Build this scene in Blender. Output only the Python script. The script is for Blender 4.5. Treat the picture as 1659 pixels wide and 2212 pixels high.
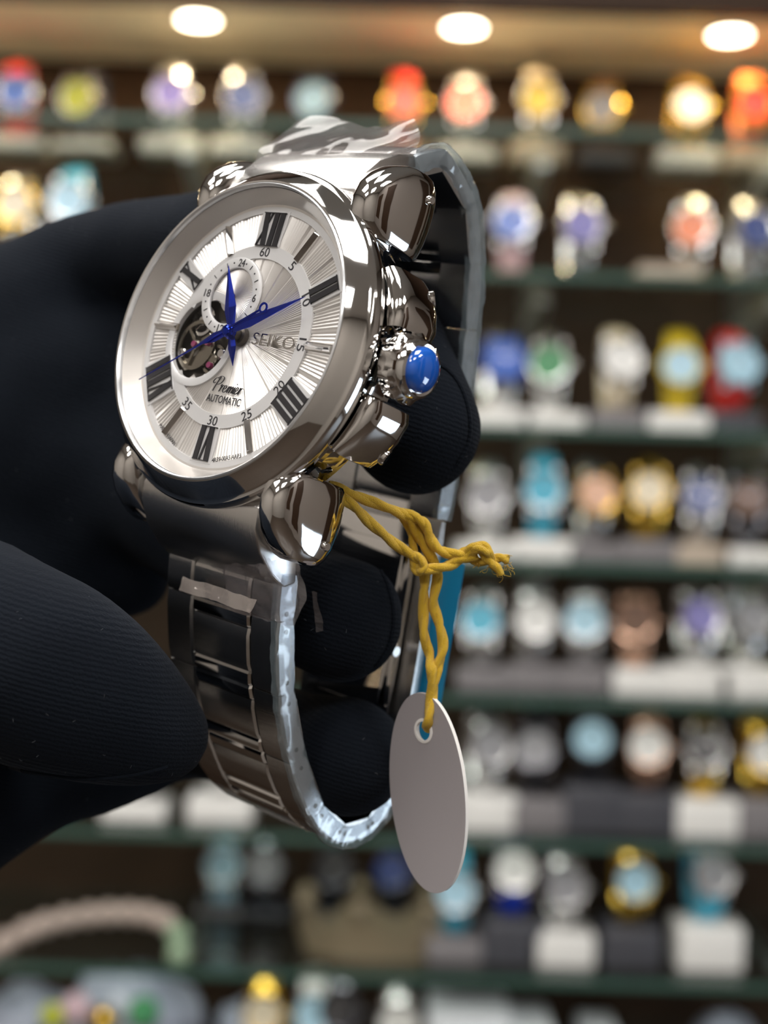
import bpy, bmesh, math, random
import numpy as np
from mathutils import Vector, Matrix, noise

random.seed(7)
MM = 0.001
PI = math.pi
scene = bpy.context.scene
for o in list(bpy.data.objects):
    bpy.data.objects.remove(o, do_unlink=True)
COL = scene.collection

# ------------------------------------------------------------------ camera
FPX, CX, CY = 3200.0, 829.5, 1106.0            # focal length and centre, 1659 x 2212 frame
CAM_Z = 1.35
cam_data = bpy.data.cameras.new('camera')
cam = bpy.data.objects.new('camera', cam_data)
COL.objects.link(cam)
CAM_M = Matrix.Translation((0, 0, CAM_Z)) @ Matrix.Rotation(PI / 2, 4, 'X') @ Matrix.Rotation(math.radians(1.6), 4, 'Z')
cam.matrix_world = CAM_M
cam_data.sensor_fit = 'VERTICAL'
cam_data.sensor_height = 36.0
cam_data.sensor_width = 27.0
cam_data.lens = FPX / 2212 * 36.0
cam_data.clip_start = 0.01
cam_data.clip_end = 30
cam_data.dof.use_dof = True
cam_data.dof.focus_distance = 0.171
cam_data.dof.aperture_fstop = 16.5
scene.camera = cam

# ------------------------------------------------------------------ world, exposure, room lights
world = bpy.data.worlds.new('world')
scene.world = world
world.use_nodes = True
world.node_tree.nodes['Background'].inputs[0].default_value = (1.0, 0.93, 0.85, 1)
world.node_tree.nodes['Background'].inputs[1].default_value = 0.03
scene.view_settings.view_transform = 'Standard'
scene.view_settings.look = 'None'
scene.view_settings.gamma = 1.0
scene.view_settings.use_curve_mapping = False
scene.view_settings.exposure = 0.1

PANEL_W = 8.0         # power of each ceiling panel
DOWN_W = 0.42          # power of each downlight
GLOW_PANEL_W = 5.0  # power of the added bluish lamp at the right wall


def area(name, loc, rot, sx, sy, power, color, shape='RECTANGLE'):
    l = bpy.data.lights.new(name, 'AREA')
    l.shape = shape
    l.size = sx
    if shape in ('RECTANGLE', 'ELLIPSE'):
        l.size_y = sy
    l.energy = power
    l.color = color
    o = bpy.data.objects.new(name, l)
    COL.objects.link(o)
    o.location = loc
    o.rotation_euler = rot
    return o


SOFFIT_FILL_W = 6.0          # unseen warm fill lamp, added to brighten the header board
PANELS = [(-1.0, -0.2), (0.2, -0.2), (-1.0, -1.4), (0.2, -1.4), (1.3, -0.8), (-0.4, 0.55)]
for px_, py_ in PANELS:
    area('ceiling_panel_lamp', (px_, py_, 2.57), (0, 0, 0), 0.58, 0.58, PANEL_W, (1.0, 0.96, 0.91))
area('glow_panel_lamp', (1.86, 0.3, 0.44), (0, PI / 2, 0), 0.66, 0.58, GLOW_PANEL_W, (0.72, 0.86, 1.0))  # unseen bluish lamp added in front of the glowing panel


# ------------------------------------------------------------------ helpers
def mat(name, color=(0.8, 0.8, 0.8), rough=0.5, metal=0.0, bump=None, var=None, coat=0.0, spec=0.5,
        emit=None, aniso=0.0, sheen=0.0):
    m = bpy.data.materials.new(name)
    m.use_nodes = True
    nt = m.node_tree
    b = nt.nodes['Principled BSDF']
    b.inputs['Base Color'].default_value = (*color, 1)
    b.inputs['Roughness'].default_value = rough
    b.inputs['Metallic'].default_value = metal
    b.inputs['Coat Weight'].default_value = coat
    b.inputs['Specular IOR Level'].default_value = spec
    b.inputs['Anisotropic'].default_value = aniso
    b.inputs['Sheen Weight'].default_value = sheen
    if emit:
        b.inputs['Emission Color'].default_value = (*emit[0], 1)
        b.inputs['Emission Strength'].default_value = emit[1]
    tc = nt.nodes.new('ShaderNodeTexCoord')
    if var:                                       # (scale vector, amount, second colour)
        mp = nt.nodes.new('ShaderNodeMapping')
        mp.inputs['Scale'].default_value = var[0]
        nz = nt.nodes.new('ShaderNodeTexNoise')
        nz.inputs['Detail'].default_value = 5
        mx = nt.nodes.new('ShaderNodeMix')
        mx.data_type = 'RGBA'
        mx.inputs['A'].default_value = (*color, 1)
        mx.inputs['B'].default_value = (*var[1], 1)
        nt.links.new(tc.outputs['Object'], mp.inputs['Vector'])
        nt.links.new(mp.outputs[0], nz.inputs['Vector'])
        nt.links.new(nz.outputs['Fac'], mx.inputs['Factor'])
        nt.links.new(mx.outputs['Result'], b.inputs['Base Color'])
    if bump:                                      # (scale vector, strength, distance)
        mp = nt.nodes.new('ShaderNodeMapping')
        mp.inputs['Scale'].default_value = bump[0]
        nz = nt.nodes.new('ShaderNodeTexNoise')
        nz.inputs['Detail'].default_value = 4
        bp = nt.nodes.new('ShaderNodeBump')
        bp.inputs['Strength'].default_value = bump[1]
        bp.inputs['Distance'].default_value = bump[2]
        nt.links.new(tc.outputs['Object'], mp.inputs['Vector'])
        nt.links.new(mp.outputs[0], nz.inputs['Vector'])
        nt.links.new(nz.outputs['Fac'], bp.inputs['Height'])
        nt.links.new(bp.outputs[0], b.inputs['Normal'])
    return m


def clear_mat(name, tint=(1, 1, 1), gloss=0.12, rough=0.05, haze=0.0, haze_col=(0.8, 0.85, 0.9), bump=None, graze=1.0):
    """thin clear sheet: transparent + fresnel gloss (+ a little haze)"""
    m = bpy.data.materials.new(name)
    m.use_nodes = True
    nt = m.node_tree
    nt.nodes.clear()
    out = nt.nodes.new('ShaderNodeOutputMaterial')
    tr = nt.nodes.new('ShaderNodeBsdfTransparent')
    tr.inputs[0].default_value = (*tint, 1)
    gl = nt.nodes.new('ShaderNodeBsdfGlossy')
    gl.inputs['Roughness'].default_value = rough
    lw = nt.nodes.new('ShaderNodeLayerWeight')
    lw.inputs['Blend'].default_value = 0.5
    pw = nt.nodes.new('ShaderNodeMath')
    pw.operation = 'POWER'
    pw.inputs[1].default_value = 5.0
    ma = nt.nodes.new('ShaderNodeMath')
    ma.operation = 'MULTIPLY_ADD'
    ma.inputs[1].default_value = (1.0 - gloss) * graze
    ma.inputs[2].default_value = gloss
    mix = nt.nodes.new('ShaderNodeMixShader')
    nt.links.new(lw.outputs['Facing'], pw.inputs[0])
    nt.links.new(pw.outputs[0], ma.inputs[0])
    nt.links.new(ma.outputs[0], mix.inputs[0])
    last = tr
    if haze > 0:
        df = nt.nodes.new('ShaderNodeBsdfDiffuse')
        df.inputs[0].default_value = (*haze_col, 1)
        mh = nt.nodes.new('ShaderNodeMixShader')
        mh.inputs[0].default_value = haze
        nt.links.new(tr.outputs[0], mh.inputs[1])
        nt.links.new(df.outputs[0], mh.inputs[2])
        last = mh
    nt.links.new(last.outputs[0], mix.inputs[1])
    nt.links.new(gl.outputs[0], mix.inputs[2])
    nt.links.new(mix.outputs[0], out.inputs[0])
    if bump:
        tc = nt.nodes.new('ShaderNodeTexCoord')
        mp = nt.nodes.new('ShaderNodeMapping')
        mp.inputs['Scale'].default_value = bump[0]
        nz = nt.nodes.new('ShaderNodeTexNoise')
        bp = nt.nodes.new('ShaderNodeBump')
        bp.inputs['Strength'].default_value = bump[1]
        bp.inputs['Distance'].default_value = bump[2]
        nt.links.new(tc.outputs['Object'], mp.inputs['Vector'])
        nt.links.new(mp.outputs[0], nz.inputs['Vector'])
        nt.links.new(nz.outputs['Fac'], bp.inputs['Height'])
        nt.links.new(bp.outputs[0], gl.inputs['Normal'])
    return m


class G:
    """collects vertices and faces of ONE mesh"""
    def __init__(self):
        self.v, self.f, self.m = [], [], []

    def add(self, vs, fs, mi=0):
        k = len(self.v)
        self.v += [tuple(p) for p in vs]
        for f in fs:
            self.f.append(tuple(i + k for i in f))
            self.m.append(mi)

    def grid(self, rows, close_u=False, close_v=False, mi=0):
        nr, nc = len(rows), len(rows[0])
        vs = [p for r in rows for p in r]
        fs = []
        for i in range(nr if close_u else nr - 1):
            for j in range(nc if close_v else nc - 1):
                a, b = i * nc + j, i * nc + (j + 1) % nc
                c, d = ((i + 1) % nr) * nc + (j + 1) % nc, ((i + 1) % nr) * nc + j
                fs.append((a, b, c, d))
        self.add(vs, fs, mi)

    def lathe(self, prof, n=64, axis='Z', origin=(0, 0, 0), close=False, mi=0, rfun=None):
        rows = []
        for r, z in prof:
            row = []
            for k in range(n):
                t = 2 * PI * k / n
                rr = r * (rfun(t, z) if rfun else 1)
                a, b = rr * math.cos(t), rr * math.sin(t)
                p = {'Z': (a, b, z), 'X': (z, a, b), 'Y': (b, z, a)}[axis]
                row.append((p[0] + origin[0], p[1] + origin[1], p[2] + origin[2]))
            rows.append(row)
        self.grid(rows, close_u=close, close_v=True, mi=mi)

    def prism(self, poly, z0, z1, T=None, mi=0):
        n = len(poly)
        vs = [(x, y, z0) for x, y in poly] + [(x, y, z1) for x, y in poly]
        fs = [tuple(range(n - 1, -1, -1)), tuple(range(n, 2 * n))]
        fs += [(i, (i + 1) % n, n + (i + 1) % n, n + i) for i in range(n)]
        if T:
            vs = [T @ Vector(p) for p in vs]
        self.add(vs, fs, mi)

    def box(self, c, s, T=None, mi=0):
        x, y, z = c
        a, b, d = s[0] / 2, s[1] / 2, s[2] / 2
        T0 = Matrix.Translation((x, y, z))
        if T:
            T0 = T @ T0
        self.prism([(-a, -b), (a, -b), (a, b), (-a, b)], -d, d, T0, mi)

    def tube(self, pts, rad, n=10, cap=True, close=False, mi=0):
        pts = [Vector(p) for p in pts]
        m = len(pts)
        if not hasattr(rad, '__len__'):
            rad = [rad] * m
        rows = []
        up = None
        for i in range(m):
            if close:
                t = pts[(i + 1) % m] - pts[i - 1]
            else:
                t = pts[min(i + 1, m - 1)] - pts[max(i - 1, 0)]
            t.normalize()
            if up is None:
                up = t.orthogonal().normalized()
            up = (up - t * up.dot(t)).normalized()
            b = t.cross(up)
            rows.append([tuple(pts[i] + (up * math.cos(2 * PI * k / n) + b * math.sin(2 * PI * k / n)) * rad[i]) for k in range(n)])
        k0 = len(self.v)
        self.grid(rows, close_u=close, close_v=True, mi=mi)
        if cap and not close:
            self.f.append(tuple(k0 + k for k in range(n - 1, -1, -1)))
            self.f.append(tuple(k0 + (m - 1) * n + k for k in range(n)))
            self.m += [mi, mi]

    def ball(self, c, r, n=12, sc=(1, 1, 1)):
        rows = []
        for i in range(n // 2 + 1):
            a = -PI / 2 + PI * i / (n // 2)
            rr = max(math.cos(a), 1e-4)
            rows.append([(c[0] + sc[0] * r * rr * math.cos(2 * PI * k / n), c[1] + sc[1] * r * rr * math.sin(2 * PI * k / n),
                          c[2] + sc[2] * r * math.sin(a)) for k in range(n)])
        self.grid(rows, close_v=True)

    def mesh(self, name, mats, smooth=True, scale=1.0, bevel=0.0, angle=35, recalc=True, seg=2):
        me = bpy.data.meshes.new(name)
        me.from_pydata([(x * scale, y * scale, z * scale) for x, y, z in self.v], [], self.f)
        for mt in (mats if isinstance(mats, (list, tuple)) else [mats]):
            me.materials.append(mt)
        me.polygons.foreach_set('material_index', self.m)
        bm = bmesh.new()
        bm.from_mesh(me)
        if recalc:
            bmesh.ops.remove_doubles(bm, verts=bm.verts, dist=1e-7)
            bmesh.ops.recalc_face_normals(bm, faces=bm.faces)
        if bevel > 0:
            es = [e for e in bm.edges if len(e.link_faces) == 2 and e.calc_face_angle(0) > math.radians(28)]
            bmesh.ops.bevel(bm, geom=es, offset=bevel * scale, segments=seg, affect='EDGES', profile=0.5, clamp_overlap=True)
        if smooth:
            for f in bm.faces:
                f.smooth = True
            for e in bm.edges:
                if len(e.link_faces) == 2 and e.calc_face_angle(0) > math.radians(angle):
                    e.smooth = False
        bm.to_mesh(me)
        bm.free()
        return me

    def obj(self, name, mats, parent=None, **kw):
        return link(name, self.mesh(name, mats, **kw), parent)


def link(name, data, parent=None):
    o = bpy.data.objects.new(name, data)
    COL.objects.link(o)
    if parent:
        o.parent = parent
    return o


def tag(o, label=None, cat=None, group=None, kind=None):
    if label:
        o['label'] = label
    if cat:
        o['category'] = cat
    if group:
        o['group'] = group
    if kind:
        o['kind'] = kind
    return o


def empty(name, label=None, cat=None, group=None, M=None):
    o = bpy.data.objects.new(name, None)
    o.empty_display_size = 0.02
    COL.objects.link(o)
    if M is not None:
        o.matrix_world = M
    return tag(o, label, cat, group)


def C(px, py, d):
    """camera space point in mm for an image point at depth d (mm)"""
    return Vector(((px - CX) / FPX * d, (CY - py) / FPX * d, -d))


def world_at(px, py, Y):
    """world point on the vertical plane at distance Y (m)"""
    p = CAM_M.to_3x3() @ Vector(((px - CX) / FPX, (CY - py) / FPX, -1))
    return Vector((0, 0, CAM_Z)) + p * (Y / p.y)


def catmull(P, n=6, close=False):
    P = [Vector(p) for p in P]
    out = []
    m = len(P)
    for i in range(m if close else m - 1):
        if close:
            a, b, c, d = P[i - 1], P[i], P[(i + 1) % m], P[(i + 2) % m]
        else:
            a, b, c, d = P[max(i - 1, 0)], P[i], P[i + 1], P[min(i + 2, m - 1)]
        for k in range(n):
            t = k / n
            out.append(0.5 * ((2 * b) + (c - a) * t + (2 * a - 5 * b + 4 * c - d) * t * t + (3 * b - a - 3 * c + d) * t ** 3))
    if not close:
        out.append(P[-1])
    return out


# ------------------------------------------------------------------ materials
M_chrome = mat('polished_steel', (0.78, 0.77, 0.76), 0.05, 1.0)
M_brush = mat('brushed_steel', (0.68, 0.67, 0.66), 0.27, 1.0, bump=((3000, 60, 60), 0.15, 0.0002))
M_link = mat('brushed_link_steel', (0.62, 0.61, 0.60), 0.24, 1.0, bump=((60, 3000, 3000), 0.15, 0.0002))
M_dial = mat('silver_dial', (0.86, 0.84, 0.82), 0.42, 0.8)
M_dialflat = mat('silver_white_dial_ring', (0.66, 0.66, 0.67), 0.38, 0.25)
M_flange = mat('pearl_grey_flange', (0.74, 0.71, 0.68), 0.34, 0.75)
M_ink = mat('dark_print', (0.02, 0.02, 0.025), 0.4)
M_numeral = mat('black_polished_numeral', (0.016, 0.016, 0.02), 0.3, 0.0, coat=0.1)
M_blue = mat('blued_steel', (0.012, 0.032, 0.40), 0.14, 0.9)
M_cab = mat('blue_glass_cabochon', (0.01, 0.11, 0.55), 0.04, 0.0, coat=1.0, spec=0.8)
M_letter = mat('applied_letter_steel', (0.48, 0.46, 0.44), 0.12, 1.0)
M_dark = mat('dark_movement_plate', (0.10, 0.09, 0.08), 0.3, 0.9)
M_brass = mat('movement_gilt', (0.34, 0.31, 0.26), 0.25, 1.0)
M_ruby = mat('ruby_jewel', (0.22, 0.03, 0.10), 0.1, 0.0, coat=1.0)
M_crystal = clear_mat('watch_crystal', (0.99, 0.99, 0.99), 0.012, 0.02)
M_rim = mat('crystal_edge', (0.85, 0.87, 0.90), 0.18, 0.7)
M_film = clear_mat('clear_plastic_film', (0.84, 0.83, 0.83), 0.035, 0.09, 0.07, (0.75, 0.72, 0.74), graze=0.45)
M_film2 = clear_mat('clear_plastic_film_folded', (0.86, 0.85, 0.87), 0.06, 0.10, 0.10, (0.6, 0.55, 0.56))
M_wrap = clear_mat('crinkled_film_edge', (0.88, 0.92, 0.96), 0.10, 0.14, 0.15, (0.62, 0.76, 0.84))
M_sticker = mat('blue_plastic_strip', (0.015, 0.26, 0.50), 0.3, 0.0, coat=0.5)
M_yarn = mat('yellow_yarn', (0.92, 0.60, 0.003), 0.85, 0.0, bump=((2500, 2500, 700), 0.8, 0.0005), sheen=0.3, var=((900, 900, 500), (0.80, 0.46, 0.003)))
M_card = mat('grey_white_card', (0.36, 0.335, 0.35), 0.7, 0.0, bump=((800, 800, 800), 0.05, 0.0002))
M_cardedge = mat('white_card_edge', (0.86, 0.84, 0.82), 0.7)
M_fuzz = mat('glove_lint', (0.09, 0.10, 0.13), 0.9)
M_dust = mat('grey_lint_specks', (0.16, 0.17, 0.19), 0.9)


def glove_material():
    m = mat('black_knit_glove', (0.0045, 0.0065, 0.0105), 0.95, 0.0, spec=0.10, sheen=0.05)
    nt = m.node_tree
    b = nt.nodes['Principled BSDF']
    b.inputs['Sheen Roughness'].default_value = 0.5
    b.inputs['Sheen Tint'].default_value = (0.45, 0.5, 0.6, 1)
    tc = nt.nodes.new('ShaderNodeTexCoord')
    mp = nt.nodes.new('ShaderNodeMapping')
    mp.inputs['Rotation'].default_value = (0, 0, 0.3)
    wv = nt.nodes.new('ShaderNodeTexWave')
    wv.wave_type = 'BANDS'
    wv.bands_direction = 'Y'
    wv.inputs['Scale'].default_value = 560
    wv.inputs['Distortion'].default_value = 3.0
    wv.inputs['Detail Scale'].default_value = 4
    nz = nt.nodes.new('ShaderNodeTexNoise')
    nz.inputs['Scale'].default_value = 2500
    add = nt.nodes.new('ShaderNodeMath')
    add.operation = 'ADD'
    bp = nt.nodes.new('ShaderNodeBump')
    bp.inputs['Strength'].default_value = 0.28
    bp.inputs['Distance'].default_value = 0.0003
    nt.links.new(tc.outputs['Object'], mp.inputs['Vector'])
    nt.links.new(mp.outputs[0], wv.inputs['Vector'])
    nt.links.new(tc.outputs['Object'], nz.inputs['Vector'])
    nt.links.new(wv.outputs['Fac'], add.inputs[0])
    nt.links.new(nz.outputs['Fac'], add.inputs[1])
    nt.links.new(add.outputs[0], bp.inputs['Height'])
    nt.links.new(bp.outputs[0], b.inputs['Normal'])
    return m


M_glove = glove_material()

# ------------------------------------------------------------------ the room
RX0, RX1, RY0, RY1, RZ1 = -1.9, 1.9, -2.2, 1.48, 2.6
M_wood = mat('dark_walnut_panel', (0.020, 0.010, 0.005), 0.6, 0.0, spec=0.25, var=((3, 3, 30), (0.050, 0.024, 0.011)), bump=((4, 4, 60), 0.1, 0.002))
M_wall = mat('warm_beige_wall', (0.34, 0.31, 0.28), 0.8, 0.0, bump=((60, 60, 60), 0.05, 0.001))
M_ceil = mat('white_ceiling', (0.75, 0.72, 0.68), 0.9, 0.0, bump=((80, 80, 80), 0.05, 0.001))
M_floor = mat('brown_floor_tile', (0.07, 0.05, 0.04), 0.35, 0.0, var=((5, 5, 5), (0.04, 0.03, 0.02)))
M_soffit = mat('cream_soffit_board', (0.86, 0.74, 0.53), 0.7, 0.0, bump=((60, 60, 60), 0.03, 0.001))
M_glass = clear_mat('shelf_glass', (0.92, 0.96, 0.94), 0.05, 0.03, 0.008, (0.5, 0.6, 0.55))
M_gedge = mat('green_glass_edge', (0.042, 0.10, 0.08), 0.25, 0.0, coat=0.6)


def slab(name, x0, x1, y0, y1, z0, z1, m, kind='structure', bevel=0.0):
    g = G()
    g.box(((x0 + x1) / 2, (y0 + y1) / 2, (z0 + z1) / 2), (x1 - x0, y1 - y0, z1 - z0))
    o = g.obj(name, m, smooth=False, bevel=bevel)
    return tag(o, kind=kind) if kind else o


slab('floor', RX0, RX1, RY0, RY1, -0.05, 0, M_floor)
slab('ceiling', RX0, RX1, RY0, RY1, RZ1, RZ1 + 0.05, M_ceil)
slab('wall_back', RX0 - 0.05, RX1 + 0.05, RY1, RY1 + 0.05, 0, RZ1, M_wood)
slab('wall_front', RX0 - 0.05, RX1 + 0.05, RY0 - 0.05, RY0, 0, RZ1, M_wall)
slab('wall_left', RX0 - 0.05, RX0, RY0, RY1, 0, RZ1, M_wall)
# right wall with an unseen bluish glowing panel, added for chrome reflections
g = G()
for (y0, y1, z0, z1) in ((RY0, 0.0, 0, RZ1), (0.6, RY1, 0, RZ1), (0.0, 0.6, 0, 0.1), (0.0, 0.6, 0.78, RZ1)):
    g.box((RX1 + 0.025, (y0 + y1) / 2, (z0 + z1) / 2), (0.05, y1 - y0, z1 - z0))
M_wall2 = mat('taupe_wall', (0.24, 0.21, 0.19), 0.7, 0.0, bump=((60, 60, 60), 0.05, 0.001))
tag(g.obj('wall_right', M_wall2, smooth=False), kind='structure')
for k_, (y0, y1, z0, z1) in enumerate(((0.62, 0.95, 0.7, 2.1), (-0.75, -0.25, 0.4, 2.2), (1.10, 1.30, 1.0, 2.2), (-1.7, -1.1, 0.8, 2.0))):
    slab('trim_%d' % (k_ + 3), RX1 - 0.02, RX1, y0, y1, z0, z1, M_wood)  # unseen dark panels added to vary the reflections in the chrome
g = G()
g.box((RX1 + 0.03, 0.3, 0.44), (0.01, 0.6, 0.68))
tag(g.obj('glow_panel_1', mat('bluish_glow_panel', (0.5, 0.6, 0.7), 0.1, 0, emit=((0.72, 0.86, 1.0), 1.6)), smooth=False), kind='structure')  # stands in for an unidentified bluish source mirrored in the bezel
for px_, py_ in PANELS:
    r_ = empty('ceiling_panel', 'square white ceiling light panel overhead', 'light', 'ceiling light panels over the shop', Matrix.Translation((px_, py_, 2.6)))
    g = G()
    g.box((0, 0, -0.012), (0.60, 0.60, 0.02))
    g.obj('diffuser', mat('panel_diffuser', (0.9, 0.9, 0.9), 0.5, 0, emit=((1.0, 0.96, 0.91), 5.0)), r_, smooth=False)
    g = G()
    for s in (-1, 1):
        g.box((s * 0.31, 0, -0.015), (0.02, 0.64, 0.03))
        g.box((0, s * 0.31, -0.015), (0.60, 0.02, 0.03))
    g.obj('frame', M_ceil, r_, smooth=False)

# lit header over the shelves
SOF_Z = CAM_Z + 0.4435
SOF_Y = 1.292
slab('trim_1', RX0, RX1, SOF_Y, RY1, SOF_Z, SOF_Z + 0.018, M_soffit)
area('soffit_fill_lamp', (0, SOF_Y + 0.002, SOF_Z - 0.0035), (-PI / 2, 0, 0), 3.6, 0.005, SOFFIT_FILL_W, (1.0, 0.80, 0.50))  # added fill light for the board, hidden behind the fascia lip
slab('trim_2', RX0, RX1, SOF_Y - 0.018, SOF_Y, SOF_Z - 0.007, RZ1, M_wood)

# downlights in the header
M_lens = mat('lamp_lens', (1, 0.95, 0.85), 0.4, 0, emit=((1.0, 0.86, 0.64), 14.0))
M_trim = mat('cream_lamp_ring', (0.7, 0.62, 0.5), 0.35, 0.3)
p0, p1, p2 = (world_at(x, y, 1.344) for x, y in ((428, 45), (1000, 57), (1577, 78)))
step = (p2.x - p0.x) / 2
g = G()
g.lathe([(0.0175, 0), (0.0175, -0.003), (0.0215, -0.004), (0.0235, -0.002), (0.0235, 0)], 32)
ring_me = g.mesh('trim_ring', M_trim)
g = G()
g.lathe([(0.0, -0.0025), (0.0172, -0.0025), (0.0175, 0), (0.0, 0)], 32)
lens_me = g.mesh('lens', M_lens)
for k in range(-5, 7):
    far = k if k < 0 else k - 2
    where = {0: 'leftmost of the three round warm downlights above the shelves',
             1: 'middle of the three round warm downlights above the shelves',
             2: 'rightmost of the three round warm downlights above the shelves'}.get(k)
    x = p0.x + k * step
    if not RX0 + 0.1 < x < RX1 - 0.1:
        continue
    r_ = empty('downlight', where or 'round warm downlight, %s past the %s of the three above the shelves' % (('first', 'second', 'third', 'fourth', 'fifth')[abs(far) - 1], 'leftmost' if far < 0 else 'rightmost'), 'light', 'downlights in the header',
               Matrix.Translation((x, 1.344, SOF_Z)))
    link('trim_ring', ring_me, r_)
    link('lens', lens_me, r_)
    area('downlight_lamp', (x, 1.344, SOF_Z - 0.006), (0, 0, 0), 0.034, 0.034, DOWN_W, (1.0, 0.76, 0.44), 'DISK')

# ------------------------------------------------------------------ glass shelves
SH_Y = 1.235
SHELF_PX = [265, 578, 912, 1205, 1498, 1808, 2105, 2400]
SHELF_Z = [CAM_Z + (CY - y) / FPX * SH_Y for y in SHELF_PX]
ORD = ['top', 'second', 'third', 'fourth', 'fifth', 'sixth', 'seventh', 'lowest']
for i, z in enumerate(SHELF_Z):
    r_ = empty('glass_shelf', '%s glass shelf%s of the watch display, with a green polished edge' % (ORD[i], '' if i in (0, 7) else ' from the top'), 'shelf',
               'glass shelves of the watch display', Matrix.Translation((0, SH_Y, z)))
    g = G()
    g.box((0, (RY1 - SH_Y) / 2 + 0.0015, -0.003), (3.7, RY1 - SH_Y - 0.005, 0.006))
    g.obj('pane', M_glass, r_, smooth=False)
    g = G()
    g.box((0, 0.0008, -0.003), (3.7, 0.0016, 0.0064))
    g.obj('polished_edge', M_gedge, r_, smooth=False)
M_bracket = mat('frosted_bracket', (0.55, 0.58, 0.58), 0.3, 0.6)
g = G()
g.prism([(0, 0), (-0.16, 0), (-0.16, -0.006), (-0.02, -0.034), (0, -0.034)], -0.006, 0.006, Matrix(((0, 0, 1, 0), (1, 0, 0, 0), (0, 1, 0, 0), (0, 0, 0, 1))))
br_me = g.mesh('shelf_bracket', M_bracket, smooth=False)
for i, z in enumerate(SHELF_Z[:7]):
    for px_, side in ((1150, 'nearer the middle'), (1612, 'at the right'), (440, 'at the left')):
        p = world_at(px_, SHELF_PX[i], RY1 - 0.05)
        o = link('shelf_bracket', br_me)
        o.location = (p.x, RY1, z - 0.0085)
        tag(o, 'grey bracket under the %s glass shelf, %s' % (ORD[i], side), 'bracket', 'shelf brackets')

# ------------------------------------------------------------------ shop watches
PAL = dict(
    steel=mat('shop_steel', (0.66, 0.66, 0.66), 0.27, 1.0), gold=mat('shop_gold', (0.72, 0.47, 0.08), 0.2, 1.0),
    rose=mat('shop_rose_gold', (0.70, 0.45, 0.33), 0.22, 1.0), dsteel=mat('shop_dark_steel', (0.16, 0.16, 0.18), 0.22, 1.0),
    black=mat('shop_black', (0.012, 0.012, 0.016), 0.45), navy=mat('shop_navy', (0.02, 0.05, 0.22), 0.4),
    blue=mat('shop_blue', (0.035, 0.12, 0.50), 0.4), royal=mat('shop_royal_blue', (0.01, 0.04, 0.42), 0.4),
    turq=mat('shop_turquoise', (0.06, 0.42, 0.60), 0.4), pale=mat('shop_pale_blue', (0.42, 0.66, 0.80), 0.4),
    white=mat('shop_white', (0.80, 0.80, 0.78), 0.4), cream=mat('shop_cream', (0.78, 0.68, 0.5), 0.4),
    red=mat('shop_red', (0.65, 0.03, 0.025), 0.4), coral=mat('shop_coral', (0.75, 0.16, 0.12), 0.4),
    orange=mat('shop_orange', (0.80, 0.20, 0.05), 0.4), yellow=mat('shop_yellow', (0.70, 0.52, 0.02), 0.4),
    green=mat('shop_green', (0.05, 0.26, 0.10), 0.4), brown=mat('shop_brown', (0.13, 0.06, 0.03), 0.5),
    grey=mat('shop_grey', (0.30, 0.30, 0.32), 0.5), violet=mat('shop_violet', (0.16, 0.14, 0.42), 0.4),
    pink=mat('shop_pink', (0.62, 0.45, 0.50), 0.5), lime=mat('shop_lime', (0.45, 0.50, 0.03), 0.4))
BASE = dict(w=mat('white_display_block', (0.80, 0.80, 0.78), 0.35), g=mat('grey_display_block', (0.20, 0.19, 0.20), 0.45),
            d=mat('charcoal_display_block', (0.06, 0.062, 0.075), 0.4), b=mat('beige_display_block', (0.50, 0.42, 0.34), 0.5))

A_, B_ = 0.035, 0.022
ZH = A_ + 0.001                                     # half height and half depth of the strap loop


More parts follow.
